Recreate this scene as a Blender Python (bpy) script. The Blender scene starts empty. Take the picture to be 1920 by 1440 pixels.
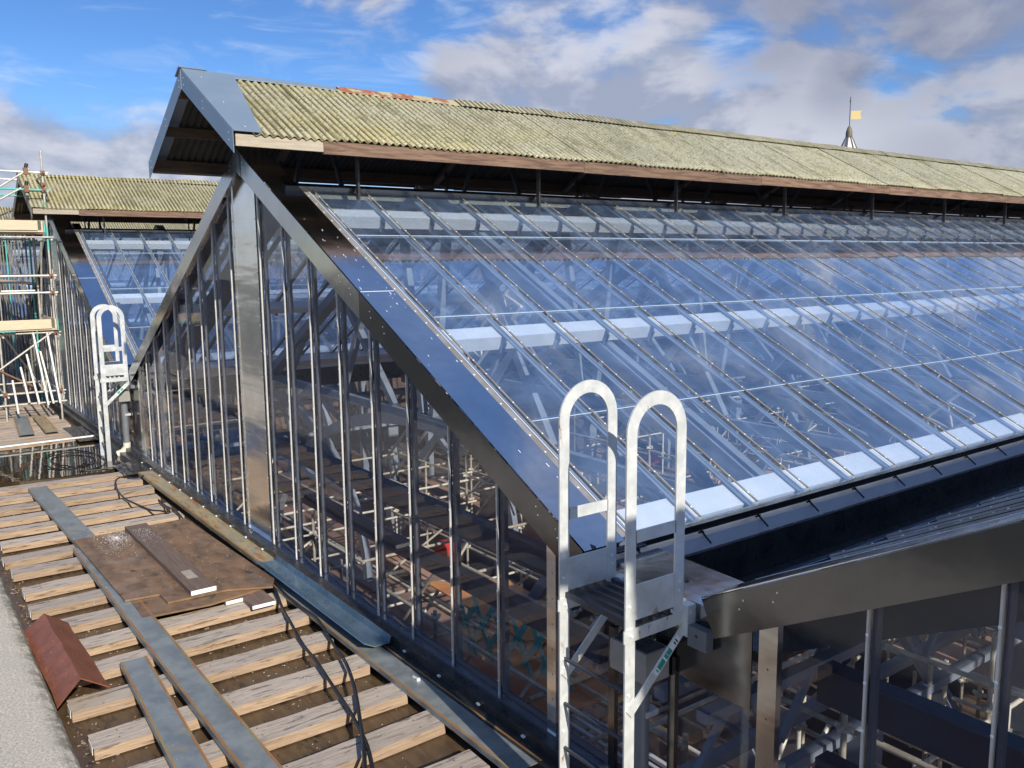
import bpy, math, random
from mathutils import Vector, Matrix, noise as mnoise
R = math.radians
random.seed(7)
S = bpy.context.scene
COL = S.collection

# ---------------------------------------------------------------- camera
CX, CY, CZ = 4.7757, -3.9425, 3.6
YAW, PITCH, ROLL, FPX = 0.9366, 0.1406, -0.0094, 1615.4
cam = bpy.data.cameras.new('camera'); cam_o = bpy.data.objects.new('camera', cam); COL.objects.link(cam_o)
F = Vector((-math.sin(YAW) * math.cos(PITCH), math.cos(YAW) * math.cos(PITCH), -math.sin(PITCH)))
Rt = Vector((math.cos(YAW), math.sin(YAW), 0)); Up = Rt.cross(F)
R2 = Rt * math.cos(ROLL) + Up * math.sin(ROLL); U2 = -Rt * math.sin(ROLL) + Up * math.cos(ROLL)
cam_o.matrix_world = Matrix(((R2.x, U2.x, -F.x, CX), (R2.y, U2.y, -F.y, CY), (R2.z, U2.z, -F.z, CZ), (0, 0, 0, 1)))
cam.sensor_width = 36.0; cam.lens = 36.0 * FPX / 1920.0
cam.clip_start = 0.05; cam.clip_end = 5000
S.camera = cam_o

# ---------------------------------------------------------------- render settings / exposure
S.view_settings.view_transform = 'Standard'; S.view_settings.look = 'None'
S.view_settings.exposure = 0.35; S.view_settings.gamma = 1.0; S.view_settings.use_curve_mapping = False
S.render.engine = 'CYCLES'
S.cycles.max_bounces = 12; S.cycles.transparent_max_bounces = 48
S.cycles.glossy_bounces = 5; S.cycles.diffuse_bounces = 3; S.cycles.transmission_bounces = 4
S.cycles.use_denoising = True
S.cycles.sample_clamp_indirect = 6.0

# ---------------------------------------------------------------- sun + sky
SUNV = Vector((0.6, -0.07, 0.34)).normalized()
SUN_EL = math.asin(SUNV.z); SUN_AZ = math.atan2(SUNV.x, SUNV.y)
sl = bpy.data.lights.new('sun', 'SUN'); sl.energy = 4.8; sl.angle = R(0.5); sl.color = (1.0, 0.93, 0.82)
so = bpy.data.objects.new('sun', sl); COL.objects.link(so)
so.rotation_euler = SUNV.to_track_quat('Z', 'Y').to_euler()

W = bpy.data.worlds.new('World'); S.world = W; W.use_nodes = True
nt = W.node_tree; nt.nodes.clear()
def N(tree, t, **kw):
    n = tree.nodes.new(t)
    for k, v in kw.items():
        if k in n.inputs.keys() if isinstance(k, str) else False: n.inputs[k].default_value = v
        else: setattr(n, k, v)
    return n
def lk(tree, a, b): tree.links.new(a, b)
def math_(tree, op, a, b=None, clamp=False):
    m = tree.nodes.new('ShaderNodeMath'); m.operation = op; m.use_clamp = clamp
    for i, v in enumerate((a, b)):
        if v is None: continue
        if isinstance(v, (int, float)): m.inputs[i].default_value = v
        else: tree.links.new(v, m.inputs[i])
    return m.outputs[0]
def vmath(tree, op, a, b=None):
    m = tree.nodes.new('ShaderNodeVectorMath'); m.operation = op
    for i, v in enumerate((a, b)):
        if v is None: continue
        if isinstance(v, (tuple, list)): m.inputs[i].default_value = v
        else: tree.links.new(v, m.inputs[i])
    return m
def smooth(tree, v, a, b, lo=0.0, hi=1.0):
    m = tree.nodes.new('ShaderNodeMapRange'); m.interpolation_type = 'SMOOTHSTEP'
    tree.links.new(v, m.inputs['Value'])
    m.inputs['From Min'].default_value = a; m.inputs['From Max'].default_value = b
    m.inputs['To Min'].default_value = lo; m.inputs['To Max'].default_value = hi
    return m.outputs[0]
def mixc(tree, fac, a, b, mode='MIX'):
    m = tree.nodes.new('ShaderNodeMix'); m.data_type = 'RGBA'; m.blend_type = mode
    for k, v in ((0, fac), (6, a), (7, b)):
        if isinstance(v, (int, float)): m.inputs[k].default_value = v
        elif isinstance(v, (tuple, list)): m.inputs[k].default_value = (*v[:3], 1)
        else: tree.links.new(v, m.inputs[k])
    return m.outputs[2]
def noise_(tree, vec, scale, detail=5, rough=0.55, dist=0.0):
    n = tree.nodes.new('ShaderNodeTexNoise'); n.inputs['Scale'].default_value = scale
    n.inputs['Detail'].default_value = detail; n.inputs['Roughness'].default_value = rough
    n.inputs['Distortion'].default_value = dist
    if vec is not None: tree.links.new(vec, n.inputs['Vector'])
    return n.outputs['Fac']
sky = N(nt, 'ShaderNodeTexSky', sky_type='NISHITA'); sky.sun_disc = False
sky.sun_elevation = SUN_EL; sky.sun_rotation = SUN_AZ; sky.altitude = 200; sky.air_density = 1.0; sky.dust_density = 0.25; sky.ozone_density = 3.2
hsv = N(nt, 'ShaderNodeHueSaturation'); hsv.inputs['Saturation'].default_value = 1.22; hsv.inputs['Value'].default_value = 0.98
lk(nt, sky.outputs[0], hsv.inputs['Color'])
skyc = mixc(nt, 1.0, hsv.outputs[0], (.70, .74, .91), 'MULTIPLY')
tc = N(nt, 'ShaderNodeTexCoord'); D = tc.outputs['Generated']
sep = N(nt, 'ShaderNodeSeparateXYZ'); lk(nt, D, sep.inputs[0])
zc = math_(nt, 'MAXIMUM', sep.outputs['Z'], 0.0)
den = math_(nt, 'ADD', zc, 0.16)
px = math_(nt, 'DIVIDE', sep.outputs['X'], den); py = math_(nt, 'DIVIDE', sep.outputs['Y'], den)
cmb = N(nt, 'ShaderNodeCombineXYZ'); lk(nt, px, cmb.inputs[0]); lk(nt, py, cmb.inputs[1])
lk(nt, math_(nt, 'MULTIPLY', zc, 9.0), cmb.inputs[2])
Pv = vmath(nt, 'MULTIPLY', D, (4.4, 4.4, 8.5)).outputs[0]
n1 = noise_(nt, Pv, 1.25, 9, 0.54, 0.25)
Pv2 = vmath(nt, 'ADD', Pv, (0.14, -0.03, 0.24)).outputs[0]
n1b = noise_(nt, Pv2, 1.25, 6, 0.54, 0.25)
def blob(d, r, amt):
    """a bank of cloud (or a clearing) round one direction of the sky"""
    v = vmath(nt, 'DISTANCE', D, d).outputs['Value']
    return smooth(nt, v, 0.0, r, amt, 0.0)
bias = math_(nt, 'ADD', smooth(nt, sep.outputs['Z'], 0.04, 0.20, 0.12, 0.0), smooth(nt, sep.outputs['Z'], 0.26, 0.5, 0.0, -0.10))
for d, r, a in (((-.972, .204, .10), .14, .16), ((-.95, .294, .095), .10, .14), ((-.99, .1, .09), .12, .14), ((-.42, .90, .13), .30, .14),
                ((-.842, .495, .213), .13, .07), ((-.853, .42, .30), .10, .07), ((-.777, .604, .16), .15, .13), ((-.70, .693, .14), .14, .15), ((-.60, .79, .14), .18, .15),
                ((-.565, .78, .262), .10, .16), ((-.535, .82, .19), .05, .13), ((-.465, .858, .235), .12, .15), ((-.40, .89, .24), .14, .12), ((-.66, .70, .26), .07, .07),
                ((-.90, .38, .17), .18, -.16), ((-.96, .16, .20), .17, -.14), ((-.72, .65, .232), .09, -.15), ((-.62, .75, .205), .07, -.14), ((-.93, .30, .27), .2, -.08)):
    bias = math_(nt, 'ADD', bias, blob(d, r, a))
dens = smooth(nt, math_(nt, 'ADD', n1, bias), 0.48, 0.67)
wisp = noise_(nt, vmath(nt, 'MULTIPLY', D, (3.2, 3.2, 15.0)).outputs[0], 1.7, 8, 0.6, 0.9)
wm = math_(nt, 'MULTIPLY', smooth(nt, wisp, 0.50, 0.76), 0.42)
wz = smooth(nt, sep.outputs['Z'], 0.10, 0.2)
wm = math_(nt, 'MULTIPLY', wm, wz)
shade = smooth(nt, math_(nt, 'SUBTRACT', n1, n1b), -0.075, 0.085)
dark = 0.0
for d, r, a in (((-.565, .78, .262), .16, .85), ((-.535, .82, .19), .08, .8), ((-.465, .858, .235), .17, .8), ((-.842, .495, .213), .15, .3), ((-.45, .88, .10), .14, .4), ((-.40, .89, .26), .2, .6)):
    b = blob(d, r, a); dark = b if dark == 0.0 else math_(nt, 'MAXIMUM', dark, b)
lit = mixc(nt, shade, (2.3, 2.55, 3.35), (5.4, 5.35, 5.7))
thick = smooth(nt, dens, 0.5, 1.0)
lit = mixc(nt, math_(nt, 'MULTIPLY', thick, 0.35), lit, (2.9, 3.2, 4.1))
lit = mixc(nt, math_(nt, 'MULTIPLY', dark, smooth(nt, n1, .38, .66, .7, 1.0)), lit, (1.1, 1.28, 2.0))
veil = mixc(nt, smooth(nt, sep.outputs['Z'], 0.17, 0.42, 0.0, 0.75), skyc, (1.0, 1.85, 4.0))
c1 = mixc(nt, wm, veil, (6.2, 6.5, 7.0))
c2 = mixc(nt, math_(nt, 'MULTIPLY', dens, 0.93), c1, lit)
bg = N(nt, 'ShaderNodeBackground'); lk(nt, c2, bg.inputs[0]); bg.inputs[1].default_value = 0.115
wo = N(nt, 'ShaderNodeOutputWorld'); lk(nt, bg.outputs[0], wo.inputs[0])

# ---------------------------------------------------------------- materials
MATS = {}
def newmat(name):
    m = bpy.data.materials.new(name); m.use_nodes = True
    t = m.node_tree; t.nodes.clear()
    out = t.nodes.new('ShaderNodeOutputMaterial'); b = t.nodes.new('ShaderNodeBsdfPrincipled')
    t.links.new(b.outputs[0], out.inputs[0])
    g = t.nodes.new('ShaderNodeNewGeometry')
    MATS[name] = m
    return m, t, b, g.outputs['Position'], out
def setc(t, b, key, v):
    if isinstance(v, (int, float)): b.inputs[key].default_value = v
    elif isinstance(v, tuple): b.inputs[key].default_value = (*v, 1)
    else: t.links.new(v, b.inputs[key])
def bump(t, b, h, dist=0.01, strength=1.0):
    n = t.nodes.new('ShaderNodeBump'); n.inputs['Distance'].default_value = dist; n.inputs['Strength'].default_value = strength
    t.links.new(h, n.inputs['Height']); t.links.new(n.outputs[0], b.inputs['Normal'])
def simple(name, c1, c2=None, scale=6, rough=0.6, metal=0.0, bumpd=0.0, bscale=60, stretch=(1, 1, 1), contrast=(0.35, 0.65), rvar=0.0):
    m, t, b, P, o = newmat(name)
    v = vmath(t, 'MULTIPLY', P, stretch).outputs[0]
    if c2:
        n = noise_(t, v, scale, 6, 0.6)
        setc(t, b, 'Base Color', mixc(t, smooth(t, n, *contrast), c1, c2))
    else: setc(t, b, 'Base Color', c1)
    b.inputs['Metallic'].default_value = metal
    if rvar:
        setc(t, b, 'Roughness', smooth(t, noise_(t, v, scale * 2.3, 5, 0.6), 0.3, 0.7, max(0.03, rough - rvar), rough + rvar))
    else: b.inputs['Roughness'].default_value = rough
    if bumpd: bump(t, b, noise_(t, v, bscale, 4, 0.6), bumpd)
    return m

def glass_mat(name, tint, dust_haze, boost=1.0):
    m, t, b, P, o = newmat(name)
    t.nodes.remove(b)
    tr = t.nodes.new('ShaderNodeBsdfTransparent'); tr.inputs[0].default_value = (*tint, 1)
    gl = t.nodes.new('ShaderNodeBsdfGlossy'); gl.inputs['Roughness'].default_value = 0.012; gl.inputs['Color'].default_value = (1, 1, 1, 1)
    fr = t.nodes.new('ShaderNodeFresnel'); 
    gg = t.nodes.new('ShaderNodeNewGeometry')   # same reflectance from both faces of the thin sheet
    ior = t.nodes.new('ShaderNodeMapRange'); ior.inputs['To Min'].default_value = 1.52; ior.inputs['To Max'].default_value = 1 / 1.52
    t.links.new(gg.outputs['Backfacing'], ior.inputs['Value']); t.links.new(ior.outputs[0], fr.inputs['IOR'])
    # faint waviness of the sheet
    bp = t.nodes.new('ShaderNodeBump'); bp.inputs['Distance'].default_value = 0.004
    t.links.new(noise_(t, P, 0.9, 2, 0.5), bp.inputs['Height']); t.links.new(bp.outputs[0], gl.inputs['Normal'])
    mx = t.nodes.new('ShaderNodeMixShader')
    t.links.new(math_(t, 'MULTIPLY', fr.outputs[0], boost, clamp=True), mx.inputs[0]); t.links.new(tr.outputs[0], mx.inputs[1]); t.links.new(gl.outputs[0], mx.inputs[2])
    df = t.nodes.new('ShaderNodeBsdfDiffuse'); df.inputs[0].default_value = (.38, .58, .95, 1)  # dust film in deep blue: reflected-sky haze put into its colour
    mx2 = t.nodes.new('ShaderNodeMixShader')
    dn = smooth(t, noise_(t, P, 1.7, 6, 0.65), 0.35, 0.75, dust_haze * 0.45, dust_haze * 1.6)
    sp = smooth(t, noise_(t, P, 55, 2, 0.5), 0.70, 0.76, 0.0, dust_haze * 4)
    run = smooth(t, noise_(t, vmath(t, 'MULTIPLY', P, (.5, 13, .5)).outputs[0], 1.0, 6, .7), .54, .72, 0.0, dust_haze * 1.6)
    t.links.new(math_(t, 'ADD', math_(t, 'ADD', dn, sp), run), mx2.inputs[0]); t.links.new(mx.outputs[0], mx2.inputs[1]); t.links.new(df.outputs[0], mx2.inputs[2])
    t.links.new(mx2.outputs[0], o.inputs[0])
    return m
glass_mat('roof_glass', (.925, .95, .975), 0.046, 1.6)
glass_mat('wall_glass', (.91, .915, .94), 0.007, .38)
simple('glass_edge', (.42, .52, .62), rough=.4)

def flash_mat(name, col, rough, brushed=False):
    m, t, b, P, o = newmat(name)
    b.inputs['Metallic'].default_value = 1.0
    n = noise_(t, P, 2.2, 5, 0.6)
    setc(t, b, 'Base Color', mixc(t, smooth(t, n, .3, .7), tuple(c * .88 for c in col), col))
    setc(t, b, 'Roughness', smooth(t, noise_(t, P, 5, 6, 0.7), .3, .75, rough * .85, rough * 1.2))
    if brushed:
        v = vmath(t, 'MULTIPLY', P, (.15, .15, 1.0)).outputs[0]
        bump(t, b, noise_(t, v, 2.4, 3, .5), 0.03, 0.6)
    else:
        bump(t, b, noise_(t, P, 1.6, 3, .5), 0.012, 0.5)
    return m
flash_mat('zinc_flashing', (.66, .68, .71), .13)
flash_mat('dark_zinc', (.155, .155, .158), .17)
flash_mat('mid_zinc', (.40, .395, .39), .15)
flash_mat('brushed_steel', (.76, .74, .70), .2, True)
simple('bar_metal', (.40, .39, .37), (.30, .27, .22), 4, .42, .45)
flash_mat('mullion_metal', (.88, .86, .80), .38)
simple('screw_metal', (.9, .9, .9), rough=.35, metal=.3)
simple('rafter_metal', (.19, .23, .28), (.24, .28, .33), 3, .9, 0)
simple('mullion_alu', (.56, .55, .52), (.66, .65, .62), 6, .35, .3)
simple('post_grey', (.11, .12, .14), (.14, .15, .17), 3, .5, .2)
simple('sheet_under', (.045, .042, .036), (.06, .055, .045), 4, .9)  # dark sheet underside, with the shade beneath the canopy put into its colour
simple('purlin_white', (.84, .86, .87), (.76, .80, .82), 2.5, .5, .1, stretch=(1, 1, 2))
simple('canopy_metal', (.20, .26, .32), (.23, .29, .35), 1.5, .42, .25)
simple('galvanised', (.50, .52, .52), (.66, .68, .67), 5, .42, .45, contrast=(.4, .6), bumpd=.0006)
# galvanised with rust blooms, for the access ladder
m, t, b, P, o = newmat('galvanised_rusty')
n = noise_(t, P, 7, 8, .72); base = mixc(t, smooth(t, n, .3, .7), (.58, .60, .575), (.72, .735, .71))
v = vmath(t, 'MULTIPLY', P, (6, 6, 2.2)).outputs[0]
r = smooth(t, noise_(t, v, 1.6, 7, .7), .615, .70)
setc(t, b, 'Base Color', mixc(t, r, base, (.33, .15, .045))); b.inputs['Metallic'].default_value = .35
setc(t, b, 'Roughness', smooth(t, n, .3, .7, .38, .62)); bump(t, b, n, .0008)
simple('scaffold_tube', (.55, .52, .44), (.38, .36, .32), 9, .5, .25, contrast=(.3, .62))
simple('scaffold_tube_bright', (.75, .74, .68), (.60, .58, .52), 9, .45, .2)
simple('inner_tube', (.62, .54, .40), (.42, .36, .27), 9, .5, .15)
simple('inner_tube_pale', (.86, .79, .64), (.68, .61, .48), 9, .45, .1)
simple('tube_shaded', (.20, .19, .165), (.12, .115, .105), 9, .6)  # tubes of the back scaffold, its shade put into the colour
simple('tube_teal', (.07, .36, .31), (.10, .44, .38), 9, .5)
simple('coupler_rust', (.16, .07, .04), (.24, .13, .08), 30, .7, .2)
simple('black_plastic', (.012, .012, .013), rough=.4)
simple('black_membrane', (.018, .018, .02), (.035, .033, .032), 5, .35, bumpd=.002, bscale=30, rvar=.12)
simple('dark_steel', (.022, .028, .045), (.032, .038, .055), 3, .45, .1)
simple('truss_paint', (.22, .25, .29), (.27, .30, .34), 3, .5, .05)
simple('gutter_grey', (.80, .79, .80), (.85, .84, .85), 3, .45, .2)
simple('pipe_grey', (.16, .175, .185), (.13, .14, .15), 3, .45)
simple('hopper_grey', (.25, .24, .21), (.30, .285, .25), 4, .5)
simple('pale_plastic', (.62, .58, .48), rough=.5)
simple('teal_paint', (.06, .52, .42), (.08, .58, .48), 6, .55)
simple('orange_sheet', (.80, .33, .10), (.66, .26, .09), 3, .6)
simple('hoarding', (.30, .26, .26), (.24, .21, .22), 1.5, .7)
simple('white_paint', (.86, .86, .84), (.72, .72, .69), 40, .5)
simple('sticker_white', (.82, .83, .82), rough=.4)
simple('sticker_green', (.03, .30, .22), rough=.4)
simple('white_bits', (.88, .90, .92), rough=.5)
simple('vane_gold', (.80, .62, .28), rough=.4, metal=.3)
simple('lead', (.16, .13, .08), (.10, .09, .06), 3, .6)
simple('lead_white', (.66, .65, .66), (.54, .54, .56), 2, .5)
simple('brick_dark', (.16, .10, .07), (.10, .07, .055), 3, .85, bumpd=.004, bscale=20)
simple('earth', (.09, .085, .075), (.12, .12, .10), .05, .95)
simple('red_cloth', (.6, .04, .03), rough=.7)
simple('yellow_plastic', (.72, .50, .08), rough=.5)

# weathered timber battens: grey-brown top with black stains; fresher orange sides
def timber(name, a, bcol, stain, grain_axis=(14, 1, 14), stain_lo=.53, stain_hi=.64, rough=.75):
    m, t, b, P, o = newmat(name)
    oi = t.nodes.new('ShaderNodeObjectInfo')
    off = vmath(t, 'ADD', P, None); mm = t.nodes.new('ShaderNodeCombineXYZ')
    t.links.new(math_(t, 'MULTIPLY', oi.outputs['Random'], 37.0), mm.inputs[1]); t.links.new(mm.outputs[0], off.inputs[1])
    v = vmath(t, 'MULTIPLY', off.outputs[0], grain_axis).outputs[0]
    g = noise_(t, v, 3.2, 8, .65, .4)
    c = mixc(t, smooth(t, g, .32, .68), a, bcol)
    v2 = vmath(t, 'MULTIPLY', off.outputs[0], tuple(x * .45 if x > 2 else x for x in grain_axis)).outputs[0]
    st = smooth(t, noise_(t, v2, 2.6, 8, .72, .3), stain_lo, stain_hi)
    c = mixc(t, math_(t, 'MULTIPLY', st, .85), c, stain)
    c = mixc(t, 1.0, c, mixc(t, oi.outputs['Random'], (.82, .80, .78), (1.12, 1.1, 1.06)), 'MULTIPLY')
    setc(t, b, 'Base Color', c); b.inputs['Roughness'].default_value = rough
    bump(t, b, g, .006)
    return m
timber('batten_top', (.50, .425, .35), (.35, .30, .25), (.055, .045, .038))
timber('batten_side', (.42, .31, .215), (.29, .205, .135), (.10, .055, .03), (6, 1, 20))
timber('fascia_pale', (.42, .37, .29), (.32, .28, .21), (.12, .10, .06), (6, 1, 14), .6, .75)
timber('fascia_brown', (.085, .045, .03), (.20, .13, .085), (.055, .03, .02), (4, .7, 9), .60, .68)
timber('rafter_timber', (.13, .085, .05), (.10, .065, .04), (.05, .04, .03), (6, 1, 14))
timber('scaffold_board', (.56, .47, .33), (.47, .39, .28), (.22, .17, .12), (10, 1, 10), .66, .8)
timber('offcut_dark', (.13, .085, .065), (.19, .14, .11), (.05, .035, .03), (1, 12, 12), .6, .72)
timber('deck_under', (.115, .075, .04), (.075, .048, .027), (.022, .017, .012), (1.2, 6, 6), .52, .66, .38)

# wet, swirly brown plywood
m, t, b, P, o = newmat('wet_plywood')
v = vmath(t, 'MULTIPLY', P, (1.6, .8, 1)).outputs[0]
wv = t.nodes.new('ShaderNodeTexWave'); wv.wave_type = 'RINGS'; wv.inputs['Scale'].default_value = 2.2; wv.inputs['Distortion'].default_value = 7; wv.inputs['Detail'].default_value = 4; wv.inputs['Detail Scale'].default_value = .9
t.links.new(v, wv.inputs['Vector'])
c = mixc(t, smooth(t, noise_(t, P, 2.6, 6, .6), .35, .65), (.115, .068, .034), (.22, .125, .065))
c = mixc(t, math_(t, 'MULTIPLY', wv.outputs['Fac'], .22), c, (.30, .20, .11))
c = mixc(t, smooth(t, noise_(t, P, 5.5, 8, .7), .58, .68), c, (.045, .03, .018))
setc(t, b, 'Base Color', c); setc(t, b, 'Roughness', smooth(t, noise_(t, P, 3.4, 5, .6), .4, .6, .3, .62)); bump(t, b, wv.outputs['Fac'], .0015)
# interior decking
m, t, b, P, o = newmat('interior_ply')
oi = t.nodes.new('ShaderNodeObjectInfo')
c = mixc(t, smooth(t, noise_(t, P, 1.6, 6, .6), .35, .65), (.38, .22, .15), (.50, .31, .22))
c = mixc(t, 1.0, c, mixc(t, oi.outputs['Random'], (.6, .6, .6), (1.25, 1.2, 1.15)), 'MULTIPLY')
setc(t, b, 'Base Color', c); b.inputs['Roughness'].default_value = .7
# painted and rusty channel steel
m, t, b, P, o = newmat('channel_steel')
n = noise_(t, P, 4.5, 7, .65); c = mixc(t, smooth(t, n, .35, .65), (.20, .225, .225), (.30, .32, .305))
c = mixc(t, smooth(t, noise_(t, P, 1.4, 7, .7), .60, .72), c, (.36, .27, .12))
c = mixc(t, smooth(t, noise_(t, vmath(t, 'MULTIPLY', P, (3, 9, 3)).outputs[0], 2, 8, .75), .68, .76), c, (.27, .11, .03))
c = mixc(t, smooth(t, noise_(t, P, 40, 3, .5), .70, .76), c, (.55, .56, .52))
setc(t, b, 'Base Color', c); b.inputs['Metallic'].default_value = .35; setc(t, b, 'Roughness', smooth(t, n, .3, .7, .3, .5)); bump(t, b, n, .002)
m, t, b, P, o = newmat('channel_yellow')
n = noise_(t, P, 3.5, 8, .7); c = mixc(t, smooth(t, n, .35, .65), (.40, .32, .16), (.28, .26, .19))
rr = smooth(t, noise_(t, vmath(t, 'MULTIPLY', P, (1.5, 6, 3)).outputs[0], 2.5, 8, .72), .52, .60)
c = mixc(t, rr, c, (.34, .13, .03)); setc(t, b, 'Base Color', c); b.inputs['Roughness'].default_value = .5; b.inputs['Metallic'].default_value = .15
bump(t, b, n, .003)
simple('channel_edge', (.30, .22, .09), (.34, .15, .04), 3, .55, .1, contrast=(.4, .55))
simple('blue_channel', (.12, .19, .24), (.17, .25, .31), 2.5, .28, .55, rvar=.1)
m, t, b, P, o = newmat('rust_paint')
n = noise_(t, P, 5, 8, .7); c = mixc(t, smooth(t, n, .3, .7), (.17, .05, .022), (.25, .085, .035))
v = vmath(t, 'MULTIPLY', P, (4, 26, 26)).outputs[0]
c = mixc(t, smooth(t, noise_(t, v, 1.4, 7, .7), .60, .68), c, (.40, .22, .11))
setc(t, b, 'Base Color', c); b.inputs['Roughness'].default_value = .5; bump(t, b, n, .004)
# lichen covered corrugated sheeting
m, t, b, P, o = newmat('lichen_sheet')
oi = t.nodes.new('ShaderNodeObjectInfo')
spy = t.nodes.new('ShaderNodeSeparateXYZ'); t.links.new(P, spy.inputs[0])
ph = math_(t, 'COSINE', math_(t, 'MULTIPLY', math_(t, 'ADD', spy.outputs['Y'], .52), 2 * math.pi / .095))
gx = smooth(t, noise_(t, vmath(t, 'MULTIPLY', P, (1, .25, 1)).outputs[0], 1.1, 4, .6), .35, .65)
c = mixc(t, gx, (.40, .375, .26), (.42, .37, .17))
sp = t.nodes.new('ShaderNodeSeparateXYZ'); t.links.new(P, sp.inputs[0])
far = smooth(t, sp.outputs['Y'], .5, 6.0)
c = mixc(t, math_(t, 'MULTIPLY', far, .75), c, (.315, .31, .235))
bl = noise_(t, P, 16, 7, .72); c = mixc(t, smooth(t, bl, .50, .62), c, (.42, .42, .34))
c = mixc(t, smooth(t, noise_(t, P, 30, 5, .7), .53, .62), c, (.13, .13, .075))
c = mixc(t, smooth(t, noise_(t, P, 9, 5, .7), .60, .70), c, (.17, .18, .06))
c = mixc(t, math_(t, 'MULTIPLY', smooth(t, noise_(t, vmath(t, 'MULTIPLY', P, (.8, 2.2, .8)).outputs[0], 1.6, 7, .7), .50, .66), .6), c, (.13, .125, .06))
c = mixc(t, smooth(t, noise_(t, P, 7, 4, .6), .705, .73), c, (.60, .36, .03))
tr_ = math_(t, 'MULTIPLY', smooth(t, ph, .35, -.45), smooth(t, noise_(t, P, 3, 7, .75), .34, .56, .40, 1.0))   # moss in the troughs, deepened by corrugation shading painted into the colour
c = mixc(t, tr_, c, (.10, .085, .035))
c = mixc(t, 1.0, c, mixc(t, oi.outputs['Random'], (.88, .88, .88), (1.08, 1.07, 1.03)), 'MULTIPLY')
setc(t, b, 'Base Color', c); b.inputs['Roughness'].default_value = .92; bump(t, b, bl, .008)
m, t, b, P, o = newmat('ridge_rust')
c = mixc(t, smooth(t, noise_(t, P, 6, 6, .7), .45, .55), (.27, .10, .05), (.38, .34, .20)); setc(t, b, 'Base Color', c); b.inputs['Roughness'].default_value = .8
# concrete of the parapet, exposed aggregate
m, t, b, P, o = newmat('concrete')
a_ = noise_(t, P, 48, 6, .85); c = mixc(t, smooth(t, a_, .36, .64), (.34, .305, .245), (.74, .67, .55))
c = mixc(t, smooth(t, noise_(t, P, 2.2, 5, .6), .4, .8), c, (.50, .46, .39))
sp = t.nodes.new('ShaderNodeSeparateXYZ'); t.links.new(P, sp.inputs[0])
moss = math_(t, 'MULTIPLY', smooth(t, sp.outputs['Y'], -3.22, -3.03), smooth(t, noise_(t, P, 9, 6, .7), .38, .6))
c = mixc(t, moss, c, (.13, .125, .07)); setc(t, b, 'Base Color', c); b.inputs['Roughness'].default_value = .9; bump(t, b, a_, .014)
# standing water
m, t, b, P, o = newmat('standing_water')
setc(t, b, 'Base Color', mixc(t, smooth(t, noise_(t, P, 1.2, 5, .6), .4, .65), (.03, .019, .010), (.05, .034, .016)))
b.inputs['Roughness'].default_value = .03; b.inputs['IOR'].default_value = 1.33; bump(t, b, noise_(t, P, 3.5, 3, .5), .0015)

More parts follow.
